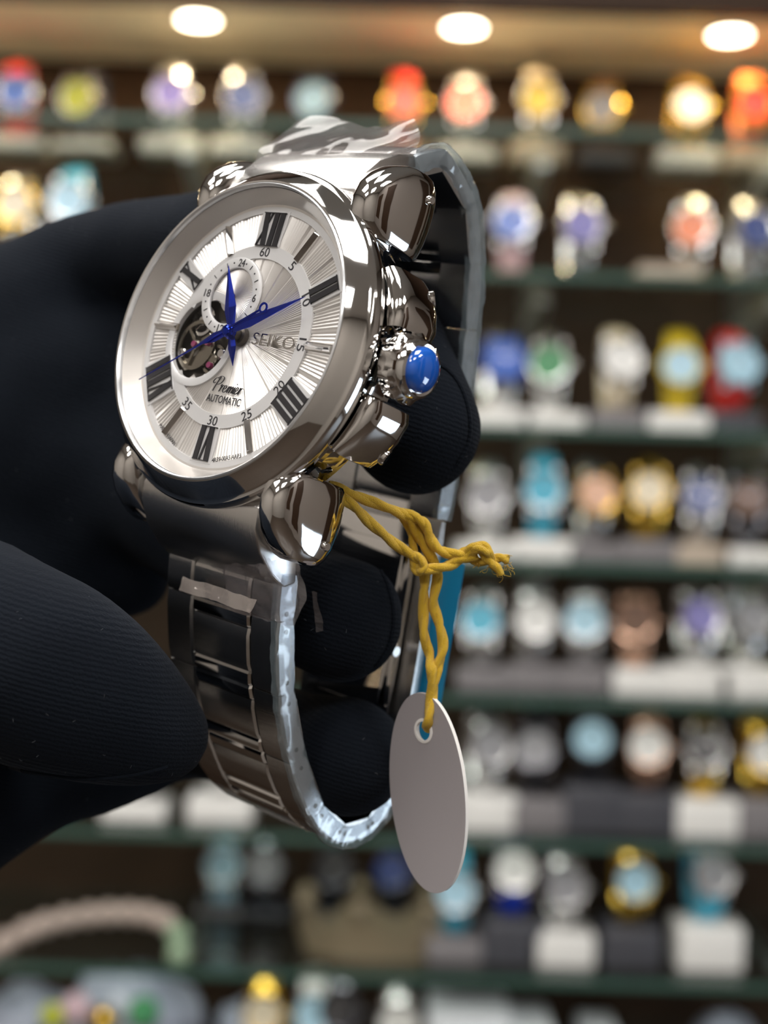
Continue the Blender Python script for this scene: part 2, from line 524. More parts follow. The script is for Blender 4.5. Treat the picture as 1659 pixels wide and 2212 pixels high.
def watch_meshes():
    out = {}
    g = G()
    rows = []
    N = 40
    for k in range(N):
        t = 2 * PI * k / N
        wd = 0.0103 + 0.0018 * max(math.cos(t), -0.3)
        ribs = 0.0005 * (k % 2)
        row = []
        for (sx, off) in ((-1, 0), (-0.75, 0.0018), (-0.3, 0.0024), (0.3, 0.0024), (0.75, 0.0018), (1, 0), (0.9, -0.0012), (-0.9, -0.0012)):
            o_ = off + (ribs if off > 0.001 else 0)
            row.append((sx * wd, -(B_ + o_) * math.cos(t), A_ + 0.001 + (A_ + o_) * math.sin(t)))
        rows.append(row)
    g.grid(rows, close_u=True, close_v=True)
    out['strap'] = g.mesh('strap', PAL['steel'], angle=60)
    yc = -B_ - 0.0035
    g = G()
    g.lathe([(0.0, 0.004), (0.0165, 0.004), (0.0182, 0.002), (0.0188, -0.001), (0.0184, -0.003), (0.0, -0.003)], 32, 'Y', (0, yc, ZH))
    for sx in (-1, 1):
        for sz in (-1, 1):
            g.box((sx * 0.0115, yc + 0.0022, ZH + sz * 0.0175), (0.003, 0.004, 0.007), Matrix.Identity(4))
    out['case'] = g.mesh('case', PAL['steel'])
    g = G()
    g.lathe([(0.0155, -0.003), (0.0157, -0.0052), (0.0170, -0.0055), (0.0184, -0.004), (0.0184, -0.003)], 32, 'Y', (0, yc, ZH), close=True)
    out['bezel'] = g.mesh('bezel', PAL['steel'])
    g = G()
    g.lathe([(0.0, -0.0036), (0.0156, -0.0036), (0.0156, -0.0030), (0.0, -0.0030)], 32, 'Y', (0, yc, ZH))
    out['dial'] = g.mesh('dial', PAL['white'])
    g = G()
    g.lathe([(0.0, 0.0185), (0.0028, 0.0185), (0.003, 0.0210), (0.0022, 0.0225), (0.0, 0.0225)], 12, 'X', (0, yc, ZH))
    out['crown'] = g.mesh('crown', PAL['steel'])
    g = G()
    for a, L in ((-0.9, 0.008), (1.05, 0.0115)):
        T = Matrix.Translation((0, yc - 0.0042, ZH)) @ Matrix.Rotation(a, 4, 'Y')
        g.box((0, 0, L / 2 - 0.001), (0.0013, 0.0004, L), T)
    out['hands'] = g.mesh('hands', PAL['dsteel'], smooth=False)
    return out


WM = watch_meshes()
BLOCKS = {}


def block_mesh(w, d, h, key):
    k = (round(w, 3), round(d, 3), round(h, 3))
    if k not in BLOCKS:
        g = G()
        g.box((0, 0, h / 2), (w, d, h))
        BLOCKS[k] = g.mesh('block', BASE['w'], bevel=0.003, seg=3)
    return BLOCKS[k]


def slot(o, m):
    o.material_slots[0].link = 'OBJECT'
    o.material_slots[0].material = m


def shop_watch(px, py, row, strap, case, dial, base, label, bw=0.052, Y=None, lean=-14, turn=0, roll=0, sc=1.0):
    Y = Y or (1.385 if row == 0 else 1.29)
    p = world_at(px, py, Y - 0.022)
    h = p.z - SHELF_Z[row] - (ZH + 0.002) * sc
    h = min(max(h, 0.005), 0.06)
    x = p.x * 1.0
    where = ORD[row] + ' shelf'
    st = empty('display_stand', None, 'display stand', 'display stands under the shop watches', Matrix.Translation((x, Y, SHELF_Z[row] + 0.0003)))
    bname = dict(w='white', g='grey', d='charcoal', b='beige')[base]
    st['label'] = '%s block under the %s, %s' % (bname, label, where)
    b = link('block', block_mesh(bw, 0.05, h, base), st)
    slot(b, BASE[base])
    M = Matrix.Translation((0, 0, h)) @ Matrix.Rotation(math.radians(turn), 4, 'Z') @ Matrix.Rotation(math.radians(lean), 4, 'X') @ Matrix.Scale(sc, 4)
    w = empty('watch', '%s on the %s' % (label, where), 'watch', 'watches on the display shelves',
              Matrix.Translation((x, Y, SHELF_Z[row] + 0.0012)) @ M @ Matrix.Rotation(math.radians(roll), 4, 'Y'))
    for nm, m in (('strap', strap), ('case', case), ('bezel', case), ('dial', dial), ('crown', case), ('hands', 'steel' if dial in ('black', 'navy', 'blue', 'royal') else 'dsteel')):
        q = link(nm, WM[nm], w)
        slot(q, PAL[m])
    return w


W = [
    # px, py, shelf, strap, case, dial, stand, label
    (30, 205, 0, 'red', 'steel', 'blue', 'w', 'red strapped steel watch with blue dial'),
    (180, 215, 0, 'dsteel', 'steel', 'lime', 'w', 'steel watch with lime yellow dial'),
    (370, 207, 0, 'steel', 'steel', 'violet', 'w', 'steel watch with violet dial'),
    (520, 212, 0, 'steel', 'steel', 'navy', 'w', 'steel watch with navy dial'),
    (685, 218, 0, 'black', 'dsteel', 'pale', 'd', 'black watch with pale blue dial'),
    (868, 225, 0, 'red', 'gold', 'coral', 'b', 'red strapped gold watch with coral dial'),
    (1010, 228, 0, 'steel', 'steel', 'coral', 'w', 'steel watch with coral red dial'),
    (1165, 218, 0, 'cream', 'steel', 'yellow', 'b', 'cream strapped watch with yellow dial'),
    (1312, 238, 0, 'brown', 'gold', 'grey', 'd', 'brown strapped gold watch with grey dial'),
    (1490, 232, 0, 'gold', 'gold', 'white', 'w', 'all gold watch with white dial'),
    (1630, 230, 0, 'orange', 'gold', 'red', 'b', 'orange strapped gold watch with red dial'),
    (28, 452, 1, 'steel', 'gold', 'cream', 'w', 'gold watch with cream dial at the far left'),
    (150, 440, 1, 'turq', 'steel', 'pale', 'g', 'turquoise strapped watch'),
    (1112, 528, 1, 'pink', 'steel', 'blue', 'b', 'pink strapped watch with blue dial'),
    (1255, 535, 1, 'steel', 'steel', 'violet', 'd', 'steel watch with violet blue dial'),
    (1505, 525, 1, 'steel', 'steel', 'orange', 'b', 'steel watch with orange dial'),
    (1632, 535, 1, 'steel', 'steel', 'navy', 'g', 'steel watch with dark blue dial'),
    (1085, 788, 2, 'steel', 'blue', 'blue', 'w', 'watch with bright blue case and dial'),
    (1196, 795, 2, 'steel', 'steel', 'green', 'w', 'steel watch with green dial'),
    (1342, 790, 2, 'cream', 'steel', 'white', 'g', 'cream strapped watch with white dial'),
    (1476, 797, 2, 'yellow', 'yellow', 'pale', 'w', 'yellow plastic watch with pale blue dial'),
    (1590, 795, 2, 'red', 'pale', 'pale', 'd', 'red strapped watch with pale blue case'),
    (1058, 1080, 3, 'steel', 'steel', 'grey', 'w', 'steel watch with grey dial'),
    (1178, 1068, 3, 'turq', 'steel', 'turq', 'w', 'turquoise watch'),
    (1287, 1078, 3, 'steel', 'gold', 'rose', 'g', 'two tone watch with rose dial'),
    (1408, 1072, 3, 'gold', 'gold', 'cream', 'g', 'all gold watch with pale dial'),
    (1522, 1085, 3, 'steel', 'steel', 'navy', 'b', 'steel watch with blue grey dial'),
    (1625, 1092, 3, 'dsteel', 'dsteel', 'brown', 'w', 'dark steel watch with brown dial'),
    (1050, 1352, 4, 'steel', 'steel', 'turq', 'g', 'steel watch with turquoise dial'),
    (1155, 1345, 4, 'steel', 'steel', 'white', 'g', 'steel watch with plain white dial'),
    (1275, 1350, 4, 'steel', 'steel', 'pale', 'g', 'steel watch with pale blue dial'),
    (1382, 1352, 4, 'rose', 'rose', 'brown', 'w', 'rose gold watch with brown dial'),
    (1515, 1348, 4, 'steel', 'steel', 'violet', 'w', 'steel bracelet watch with violet dial'),
    (1622, 1348, 4, 'steel', 'steel', 'grey', 'w', 'steel watch with dark grey dial'),
    (1052, 1625, 5, 'steel', 'steel', 'grey', 'w', 'steel watch with grey face'),
    (1165, 1632, 5, 'black', 'dsteel', 'grey', 'g', 'black strapped dark steel watch'),
    (1285, 1605, 5, 'black', 'black', 'pale', 'd', 'black watch with pale turquoise dial'),
    (1408, 1622, 5, 'rose', 'rose', 'white', 'd', 'rose gold watch with white dial'),
    (1530, 1635, 5, 'gold', 'steel', 'black', 'w', 'gold strapped steel watch with black dial'),
    (1655, 1635, 5, 'gold', 'gold', 'white', 'g', 'gold watch cut by the right frame edge'),
    (290, 1640, 5, 'steel', 'steel', 'white', 'w', 'steel watch hidden behind the gloved thumb'),
    (478, 1628, 5, 'steel', 'steel', 'pale', 'w', 'steel watch hidden behind the bracelet'),
    (985, 1935, 6, 'turq', 'steel', 'pale', 'g', 'turquoise strapped steel watch'),
    (1110, 1895, 6, 'royal', 'steel', 'white', 'd', 'royal blue strapped watch with white dial'),
    (1218, 1925, 6, 'steel', 'steel', 'grey', 'w', 'steel watch with grey dial'),
    (1370, 1912, 6, 'gold', 'gold', 'pale', 'd', 'gold watch with pale blue dial'),
    (1540, 1908, 6, 'turq', 'steel', 'grey', 'w', 'turquoise strapped chronograph with grey dial'),
]
for a in W:
    rnd = random.Random(a[0] * 7 + a[1])
    bw = {'w': 0.056, 'g': 0.048, 'd': 0.05, 'b': 0.05}[a[6]]
    shop_watch(*a, bw=bw, turn=rnd.uniform(-14, 10), lean=rnd.uniform(-7, -2) if a[2] == 0 else rnd.uniform(-18, -8))
for a in [
    (585, 440, 1, 'turq', 'steel', 'pale', 'g', 'light blue strapped watch above the glove'),
    (718, 1975, 6, 'black', 'dsteel', 'black', 'd', 'dark watch behind the left dip of the ornament'),
    (845, 1958, 6, 'black', 'dsteel', 'navy', 'd', 'dark watch behind the right dip of the ornament'),
    (480, 1885, 6, 'pale', 'steel', 'pale', 'g', 'pale blue watch below the bracelet'),
    (570, 1900, 6, 'dsteel', 'dsteel', 'grey', 'd', 'dim grey watch below the bracelet'),
    (568, 2205, 7, 'gold', 'gold', 'cream', 'b', 'gold watch with cream dial'),
    (676, 2205, 7, 'white', 'steel', 'pale', 'w', 'white strapped steel watch'),
    (735, 2195, 7, 'dsteel', 'dsteel', 'black', 'd', 'dark steel watch with black dial'),
    (860, 2225, 7, 'steel', 'steel', 'white', 'w', 'steel watch with white dial'),
]:
    shop_watch(*a, bw=0.05, Y=1.42 if a[2] == 6 else 1.30, lean=-12)


def on_shelf(px, row, Y):
    p = world_at(px, SHELF_PX[row], Y)
    return Vector((p.x, Y, SHELF_Z[row] + 0.0003))


def px_height(py, row, Y):
    return CAM_Z + (CY - py) / FPX * Y - SHELF_Z[row]


# long string of beads lying in an arch at the left of the seventh shelf
r_ = empty('bead_string', 'thick string of cream and pale green beads arching over the seventh shelf', 'bead string', None, Matrix.Translation(on_shelf(200, 6, 1.29)))
path = catmull([world_at(x, y, yy) for x, y, yy in ((-70, 2078, 1.26), (0, 2040, 1.27), (90, 1998, 1.28), (200, 1976, 1.29), (300, 1974, 1.29), (360, 1990, 1.28), (388, 2028, 1.27), (385, 2072, 1.26))], 12)
M_bead = mat('cream_bead', (0.50, 0.41, 0.36), 0.35)
M_beadg = mat('pale_green_bead', (0.30, 0.42, 0.28), 0.35)
bg = G()
bg.ball((0, 0, 0), 0.0105, 14, (1, 1, 0.9))
bead_me = [bg.mesh('bead', M_bead), bg.mesh('bead', M_beadg)]
acc, last = 0.0, path[0]
inv = r_.matrix_world.inverted()
for p in path:
    acc += (p - last).length
    last = p
    if acc > 0.0165:
        acc = 0
        b = link('bead', bead_me[1 if p.x > world_at(340, 2000, 1.28).x and p.z < world_at(380, 1996, 1.28).z else 0], r_)
        b.location = inv @ p
# tan crown shaped ornament
o_ = on_shelf(812, 6, 1.305)
r_ = empty('crown_ornament', 'tan crown-shaped ornament with ball tips on the seventh glass shelf', 'ornament', None, Matrix.Translation(o_))
M_tan = mat('tan_ornament', (0.22, 0.18, 0.115), 0.4, 0.1)
g = G()
n = 70
rows = []
for (rr, top) in ((0.066, 0), (0.070, 0), (0.073, 1), (0.070, 1)):
    row = []
    for k in range(n):
        t = 2 * PI * k / n
        hgt = 0.020 + 0.017 * abs(math.cos(3.5 * t)) ** 2.2
        fl = 1 + (0.05 if top else 0)
        row.append((rr * fl * math.cos(t) * 0.93, rr * fl * math.sin(t) * 0.5, hgt if top else 0.0))
    rows.append(row)
rows.append(rows[0])
g.grid(rows, close_v=True)
g.obj('band', M_tan, r_, angle=60)
bg = G()
bg.ball((0, 0, 0), 0.0085, 14)
bm_ = bg.mesh('ball_tip', M_tan)
for k in range(7):
    t = 2 * PI * k / 7
    b = link('ball_tip', bm_, r_)
    b.location = (0.0755 * math.cos(t) * 0.93, 0.0755 * math.sin(t) * 0.5, 0.0445)
# boxes and bags on the lowest shelf
M_box = mat('white_carton', (0.74, 0.77, 0.82), 0.6)
for x0, x1, top, lab in ((918, 1095, 2165, 'wider white carton on the lowest shelf, left of a lower one'), (1100, 1185, 2190, 'low narrow white carton on the lowest shelf'), (1250, 1330, 2205, 'small white carton on the lowest shelf, further right')):
    Y = 1.30
    c_ = on_shelf((x0 + x1) / 2, 7, Y)
    w_ = (x1 - x0) / FPX * Y
    h_ = px_height(top, 7, Y)
    r_ = empty('carton', lab, 'box', None, Matrix.Translation(c_))
    g = G()
    g.box((0, 0, h_ * 0.36), (w_ * 0.97, 0.08, h_ * 0.72))
    g.obj('box_base', M_box, r_, bevel=0.002)
    g = G()
    g.box((0, 0, h_ * 0.86), (w_, 0.084, h_ * 0.27))
    g.obj('lid', M_box, r_, bevel=0.003)
M_bag = mat('bluish_plastic_bag', (0.40, 0.44, 0.54), 0.3, coat=0.5)
for x, top, wpx, lab, sd in ((270, 2108, 300, 'largest crumpled bluish plastic bag on the lowest shelf', 1), (55, 2150, 190, 'crumpled bluish plastic bag at the far left of the lowest shelf', 2),
                             (520, 2172, 110, 'flatter bluish plastic bag right of the largest bag', 3), (1565, 2165, 130, 'crumpled whitish plastic bag at the right of the lowest shelf', 4)):
    Y = 1.315
    c_ = on_shelf(x, 7, Y)
    h_ = px_height(top, 7, Y)
    w_ = wpx / FPX * Y
    g = G()
    rows = []
    for i in range(25):
        a = -PI / 2 + PI * i / 24
        row = []
        for k in range(40):
            t = 2 * PI * k / 40
            p = Vector((w_ / 2 * math.cos(a) * math.cos(t), 0.045 * math.cos(a) * math.sin(t), h_ / 2 + h_ / 2 * math.sin(a)))
            q = p * 38 + Vector((sd * 9.1, 0, 0))
            p += Vector((p.x * 0.5, p.y * 0.5, (p.z - h_ / 2) * 0.5)) * (noise.noise(q) * 0.45 + abs(noise.noise(q * 2.3)) * 0.35 - 0.1)
            p.z = max(p.z, 0.0005)
            row.append(tuple(p))
        rows.append(row)
    g.grid(rows, close_v=True)
    o = g.obj('plastic_bag', M_bag, None, angle=25)
    o.location = c_
    tag(o, lab, 'bag')
for x, y, m, lab, r0 in ((310, 2188, 'green', 'pale green bauble in front of the bags', 0.014), (165, 2178, 'pink', 'pink bauble in front of the bags', 0.013), (225, 2203, 'gold', 'gold bauble in front of the bags', 0.012), (115, 2196, 'lime', 'lime bauble in front of the bags', 0.011)):
    Y = 1.256
    p = world_at(x, y, Y)
    r_ = empty('bauble_stand', lab + ', on a clear post', 'bauble', None, Matrix.Translation((p.x, Y, SHELF_Z[7] + 0.0003)))
    hh = p.z - SHELF_Z[7]
    g = G()
    g.ball((0, 0, hh), r0, 16)
    g.obj('ball', PAL[m], r_)
    g = G()
    g.lathe([(0, 0), (0.012, 0), (0.012, 0.003), (0.003, 0.005), (0.003, hh - r0 * 0.9)], 16)
    g.obj('post', BASE['w'], r_)
# beige tray on the second shelf
c_ = on_shelf(1435, 1, 1.275)
r_ = empty('display_tray', 'flat beige tray on the second shelf, left of the orange dial watch', 'tray', None, Matrix.Translation(c_))
g = G()
g.box((0, 0, 0.003), (0.05, 0.05, 0.006))
g.obj('tray_base', BASE['b'], r_, bevel=0.001)
g = G()
for sgn in (-1, 1):
    g.box((sgn * 0.0235, 0, 0.0085), (0.003, 0.05, 0.005))
    g.box((0, sgn * 0.0235, 0.0085), (0.044, 0.003, 0.005))
g.obj('rim', BASE['b'], r_, smooth=False)


# ------------------------------------------------------------------ the wristwatch in the hand
R3 = Matrix(((0.7373333, 0.28639547, -0.61181471), (-0.17220335, 0.95544756, 0.23972061), (0.65321177, -0.07139745, 0.75380156)))
T3 = Vector((-17.07, 20.75, -174.777))
L2C = Matrix.Translation(T3 * MM) @ R3.to_4x4()            # watch frame -> camera space (metres)
WATCH_M = CAM_M @ L2C
C2L = L2C.inverted()


def loc(px, py, d):
    """watch-frame point (mm) for an image point at depth d (mm)"""
    return C2L @ (C(px, py, d) * MM) / MM


wr = empty('wristwatch', 'chrome wristwatch with silver roman numeral dial and blue hands, held in the black glove', 'watch', None, WATCH_M)
S = dict(scale=MM)


def part(name, g, m, parent=wr, **kw):
    kw.setdefault('scale', MM)
    return g.obj(name, m, parent, **kw)


# case
g = G()
g.lathe([(0, -9.6), (15.5, -9.6), (17.6, -9.0), (18.6, -8.0), (18.9, -6.6), (19.0, -4.2), (19.4, -3.9), (19.5, -3.2), (19.0, -2.9), (19.0, -1.7), (16.0, -1.6), (16.0, -2.4), (0, -2.4)], 128)
part('case', g, M_chrome, angle=30)
g = G()
g.lathe([(18.15, 2.2), (18.25, 2.62), (18.45, 2.66), (19.2, 2.0), (20.05, 0.75), (20.25, 0.55), (20.55, 0.40), (20.72, 0.15), (20.8, -0.5), (20.75, -1.1), (20.45, -1.65), (19.9, -1.85), (16.1, -1.85), (16.1, -0.6), (17.9, 1.9)], 160, close=True)
part('bezel', g, M_chrome, angle=24)
g = G()
g.lathe([(17.85, 1.9), (17.85, 2.55), (18.05, 2.75), (18.2, 2.6), (18.2, 1.95)], 128, close=True)
part('crystal_rim', g, M_rim)
g = G()
g.lathe([(0.001, 2.86), (8, 2.82), (14, 2.72), (17.6, 2.60), (17.84, 2.5), (17.84, 2.0), (17, 2.1), (0.001, 2.2)], 96)
part('crystal', g, M_crystal)
g = G()
g.lathe([(17.8, 2.1), (16.45, 0.1), (16.1, 0.04), (16.1, -0.4), (17.8, -0.4)], 128, close=True)
part('flange', g, M_flange)

# dial: pleated plate with the open window cut out
OH, OHR = (-6.45, -0.95), 5.0
SD = (-3.1, 4.65)


def plate(rings, n, hfun, zb=-0.35):
    g = G()
    rows = []
    for r in rings:
        rows.append([(r * math.sin(2 * PI * k / n), r * math.cos(2 * PI * k / n), hfun(r, 2 * PI * k / n)) for k in range(n)])
    for i in range(len(rows) - 1):
        for k in range(n):
            q = [rows[i][k], rows[i][(k + 1) % n], rows[i + 1][(k + 1) % n], rows[i + 1][k]]
            c = [sum(p[j] for p in q) / 4 for j in (0, 1)]
            if math.hypot(c[0] - OH[0], c[1] - OH[1]) < OHR + 0.1:
                continue
            g.add(q, [(0, 1, 2, 3)])
    return g


def pleat(r, t):
    k = int(round(t / (2 * PI) * 400))
    fine = 0.11 if k % 2 else 0.0
    fan = (k % 13) / 13
    tw = 0.16 * fan
    return -0.30 + (fine + tw) * min(r / 9.0, 1.3)


g = plate([0.8, 2.0, 3.5, 5.0, 6.5, 8.0, 9.9], 400, pleat)
dial = part('dial', g, M_dial, angle=10, smooth=False, recalc=True)
g = plate([11.2, 12.5, 14.0, 15.6], 400, lambda r, t: pleat(9.5, t))
part('pleated_ring', g, M_dial, dial, smooth=False)


def ring(name, r0, r1, z0, z1, m, parent=dial, c=(0, 0), n=96, **kw):
    g = G()
    g.lathe([(r0, z0), (r0, z1), (r1, z1), (r1, z0)], n, 'Z', (c[0], c[1], 0), close=True)
    return part(name, g, m, parent, **kw)


def cut_ring(name, r0, r1, z, m, cut=True):
    """flat ring whose faces inside the open window are left out"""
    g = G()
    n = 180
    for k in range(n):
        a, b = 2 * PI * k / n, 2 * PI * (k + 1) / n
        mid = (a + b) / 2
        if cut and math.hypot((r0 + r1) / 2 * math.sin(mid) - OH[0], (r0 + r1) / 2 * math.cos(mid) - OH[1]) < OHR + 0.3:
            continue
        P = lambda r, t, zz: (r * math.sin(t), r * math.cos(t), zz)
        vs = [P(r0, a, z), P(r0, b, z), P(r1, b, z), P(r1, a, z), P(r0, a, z - 0.25), P(r0, b, z - 0.25), P(r1, b, z - 0.25), P(r1, a, z - 0.25)]
        g.add(vs, [(0, 1, 2, 3), (0, 4, 5, 1), (3, 2, 6, 7)])
    return part(name, g, m, dial, recalc=True, angle=20)


cut_ring('minute_ring', 9.7, 11.35, 0.05, M_dialflat)
cut_ring('outer_ring', 15.4, 16.35, 0.05, M_dialflat, False)
g = G()
g.lathe([(16.2, -0.5), (16.2, -0.32), (10, -0.34)], 64)      # ground under the pleats, outside the window
for k in (0,):
    pass
# smooth lobe round the open window
g = G()
n = 96
rows = []
for (r, z) in ((OHR, -0.6), (OHR, 0.02), (OHR + 0.12, 0.09), (OHR + 1.0, 0.09), (OHR + 1.0, -0.3)):
    rows.append([(OH[0] + r * math.cos(2 * PI * k / n), OH[1] + r * math.sin(2 * PI * k / n), z) for k in range(n)])
g.grid(rows, close_v=True)
part('window_rim', g, M_dialflat, dial)

# roman numerals on raised plates
GLY = {'I': 1.0, 'V': 1.8, 'X': 1.8}


def stroke(g, x0, y0, x1, y1, w, z0, z1, T):
    g.prism([(x0 - w / 2, y0), (x0 + w / 2, y0), (x1 + w / 2, y1), (x1 - w / 2, y1)], z0, z1, T)


def numeral(text, deg):
    a = math.radians(deg)
    T = Matrix.Rotation(-a, 4, 'Z') @ Matrix.Translation((0, 11.25, 0))
    H = 4.1
    wid = sum(GLY[c] for c in text)
    # plate
    g = G()
    w2 = wid / 2 + 0.32
    g.prism([(-w2 * 0.93, -0.1), (w2 * 0.93, -0.1), (w2 * 1.05, H + 0.3), (-w2 * 1.05, H + 0.3)], -0.3, 0.12, T)
    part('numeral_plate', g, M_dialflat, dial, smooth=False, bevel=0.05)
    g = G()
    x = -wid / 2
    for c in text:
        w = GLY[c]
        cx = x + w / 2
        z0, z1 = 0.1, 0.34
        if c == 'I':
            stroke(g, cx, 0, cx, H, 0.70, z0, z1, T)
        elif c == 'V':
            stroke(g, cx, 0, cx - w * 0.30, H, 0.70, z0, z1, T)
            stroke(g, cx + 0.1, 0, cx + w * 0.36, H, 0.2, z0, z1, T)
        else:
            stroke(g, cx + w * 0.20, 0, cx - w * 0.16, H, 0.70, z0, z1, T)
            stroke(g, cx - w * 0.44, 0, cx + w * 0.36, H, 0.18, z0, z1 - 0.02, T)
        x += w
    for y in (0, H):
        g.prism([(-wid / 2 + 0.02, y - 0.045), (wid / 2 - 0.02, y - 0.045), (wid / 2 - 0.02, y + 0.045), (-wid / 2 + 0.02, y + 0.045)], z0, z1 - 0.05, T)
    part('roman_numeral', g, M_numeral, dial, smooth=False)


for txt, dg in (('XII', 0), ('II', 60), ('IIII', 120), ('VI', 180), ('VIII', 240), ('X', 300)):
    numeral(txt, dg)
for dg in (30, 90, 150, 210, 270, 330):
    a = math.radians(dg)
    T = Matrix.Rotation(-a, 4, 'Z')
    g = G()
    g.prism([(-0.42, 0.06), (0, 0.62), (0.42, 0.06)], 11.3, 15.2, T @ Matrix(((1, 0, 0, 0), (0, 0, 1, 0), (0, 1, 0, 0), (0, 0, 0, 1))))
    g.box((0, 13.25, -0.05), (1.0, 4.1, 0.3), T)
    part('baton_marker', g, M_chrome, dial, smooth=False)

# open window: movement seen through it
g = G()
g.lathe([(0, -1.9), (6.2, -1.9), (6.2, -1.4)], 64, 'Z', (OH[0], OH[1], 0))
part('movement_plate', g, M_dark, dial)


def gear(name, c, r, z, spokes, m, teeth=0, band=0.5, off=0.3):
    g = G()
    rf = (lambda t, zz: 1 + (0.035 if int(t / (2 * PI) * teeth * 2) % 2 else 0)) if teeth else None
    g.lathe([(r - band, z), (r - band, z + 0.25), (r, z + 0.25), (r, z)], max(48, teeth * 2), 'Z', (c[0], c[1], 0), close=True, rfun=rf)
    for k in range(spokes):
        T = Matrix.Translation((c[0], c[1], z + 0.12)) @ Matrix.Rotation(off + 2 * PI * k / spokes, 4, 'Z')
        g.box((r / 2, 0, 0), (r, 0.34, 0.2), T)
    g.lathe([(0, z + 0.5), (0.5, z + 0.5), (0.65, z + 0.3), (0.65, z)], 24, 'Z', (c[0], c[1], 0))
    return part(name, g, m, dial, angle=30)


gear('balance_wheel', (-8.0, -1.6), 3.2, -1.1, 3, M_brass)
gear('gear_wheel', (-4.6, -3.0), 1.9, -1.5, 4, M_brass, 30, 0.4)
gear('gear_wheel', (-8.6, 1.6), 1.9, -1.6, 4, M_chrome, 30, 0.4, 0.9)
for (x, y) in ((-4.2, -3.9), (-5.7, -1.2), (-8.0, -1.6)):
    g = G()
    g.lathe([(0, -0.3), (0.38, -0.35), (0.42, -0.8), (0, -0.8)], 20, 'Z', (x, y, 0))
    part('jewel', g, M_ruby, dial)
for (x, y) in ((-10.2, -2.8), (-6.9, 1.8), (-3.2, -2.2)):
    g = G()
    g.lathe([(0, -0.75), (0.5, -0.75), (0.62, -0.9), (0.62, -1.6)], 20, 'Z', (x, y, 0))
    part('movement_screw', g, M_chrome, dial)
g = G()
g.prism([(-11, -4.4), (-9.2, -5.0), (-6.3, -3.9), (-5.2, -0.7), (-6.6, 0.2), (-7.8, -0.6), (-7.6, -2.6), (-9.2, -3.4), (-10.6, -3.2)], -1.45, -1.2)
part('balance_bridge', g, M_brass, dial, smooth=False, bevel=0.08)

# 24-hour sub-dial
g = G()
rows = []
for r in (0.4, 2.0, 3.65):
    rows.append([(SD[0] + r * math.sin(2 * PI * k / 180), SD[1] + r * math.cos(2 * PI * k / 180), 0.02 + (0.06 if k % 2 else 0)) for k in range(180)])
for i in range(2):
    for k in range(180):
        q = [rows[i][k], rows[i][(k + 1) % 180], rows[i + 1][(k + 1) % 180], rows[i + 1][k]]
        c = [sum(p[j] for p in q) / 4 for j in (0, 1)]
        if math.hypot(c[0] - OH[0], c[1] - OH[1]) < OHR:
            continue
        g.add(q, [(0, 1, 2, 3)])
sub = part('subdial', g, M_dial, wr, smooth=False)
ring('subdial_ring', 3.5, 4.85, 0.12, 0.46, M_dialflat, sub, SD, bevel=0.08)
g = G()
for k in range(24):
    if k % 6 == 0:
        continue
    T = Matrix.Translation((SD[0], SD[1], 0)) @ Matrix.Rotation(-k * PI / 12, 4, 'Z')
    if k % 2:
        g.lathe([(0, 0.49), (0.12, 0.49), (0.12, 0.45)], 10, 'Z', tuple(T @ Vector((0, 4.18, 0))))
    else:
        g.box((0, 4.18, 0.48), (0.1, 0.62, 0.05), T)
part('hour_track', g, M_ink, sub, smooth=False)

DG = bpy.context.evaluated_depsgraph_get()


def text(name, s, x, y, z, h, m, parent, rot=0.0, shear=0.0, width=None, extrude=0.02, bold=0.0, space=1.0, bevel=0.0):
    cu = bpy.data.curves.new(name, 'FONT')
    cu.body = s
    cu.size = h * MM / 0.70
    cu.align_x = 'CENTER'
    cu.align_y = 'CENTER'
    cu.shear = shear
    cu.extrude = extrude * MM
    cu.offset = bold * MM
    cu.space_character = space
    cu.bevel_depth = bevel * MM
    cu.resolution_u = 3
    tmp = bpy.data.objects.new(name, cu)
    COL.objects.link(tmp)
    dg = bpy.context.evaluated_depsgraph_get()
    dg.update()
    me = bpy.data.meshes.new_from_object(tmp.evaluated_get(dg))
    bpy.data.objects.remove(tmp, do_unlink=True)
    xs = [v.co.x for v in me.vertices]
    ys = [v.co.y for v in me.vertices]
    w0 = max(xs) - min(xs)
    sx = (width * MM / w0) if width else 1.0
    cx, cy = (max(xs) + min(xs)) / 2, (max(ys) + min(ys)) / 2
    T = Matrix.Translation((x * MM, y * MM, z * MM)) @ Matrix.Rotation(rot, 4, 'Z')
    for v in me.vertices:
        v.co = T @ Vector(((v.co.x - cx) * sx, v.co.y - cy, v.co.z))
    me.materials.clear()
    me.materials.append(m)
    return link(name, me, parent)


for s, dx, dy in (('24', 0.25, 4.15), ('6', 4.15, 0), ('12', 0, -4.15), ('18', -4.15, 0)):
    text('hour_number', s, SD[0] + dx, SD[1] + dy, 0.48, 0.95, M_ink, sub, width=0.55 * len(s), bold=0.01)
for s, dg in (('60', 0), ('5', 30), ('10', 60), ('15', 90), ('20', 120), ('25', 150), ('30', 180), ('35', 210)):
    a = math.radians(dg)
    flip = PI if 110 < dg < 250 else 0
    text('minute_number', s, 10.5 * math.sin(a), 10.5 * math.cos(a), 0.07, 1.15, M_ink, dial, rot=-a + flip, width=0.78 * len(s), bold=0.0)
text('maker_lettering', 'SEIKO', 6.2, -0.1, 0.26, 1.5, M_letter, dial, width=7.0, extrude=0.10, bold=-0.03, bevel=0.012)
text('automatic_lettering', 'AUTOMATIC', 0.75, -7.85, 0.08, 0.92, M_ink, dial, width=5.9, bold=0.008)
a = math.radians(208)
text('origin_lettering', 'MADE IN JAPAN', 15.05 * math.sin(a), 15.05 * math.cos(a), 0.08, 0.5, M_ink, dial, rot=-a + PI, width=4.2)
a = math.radians(164)
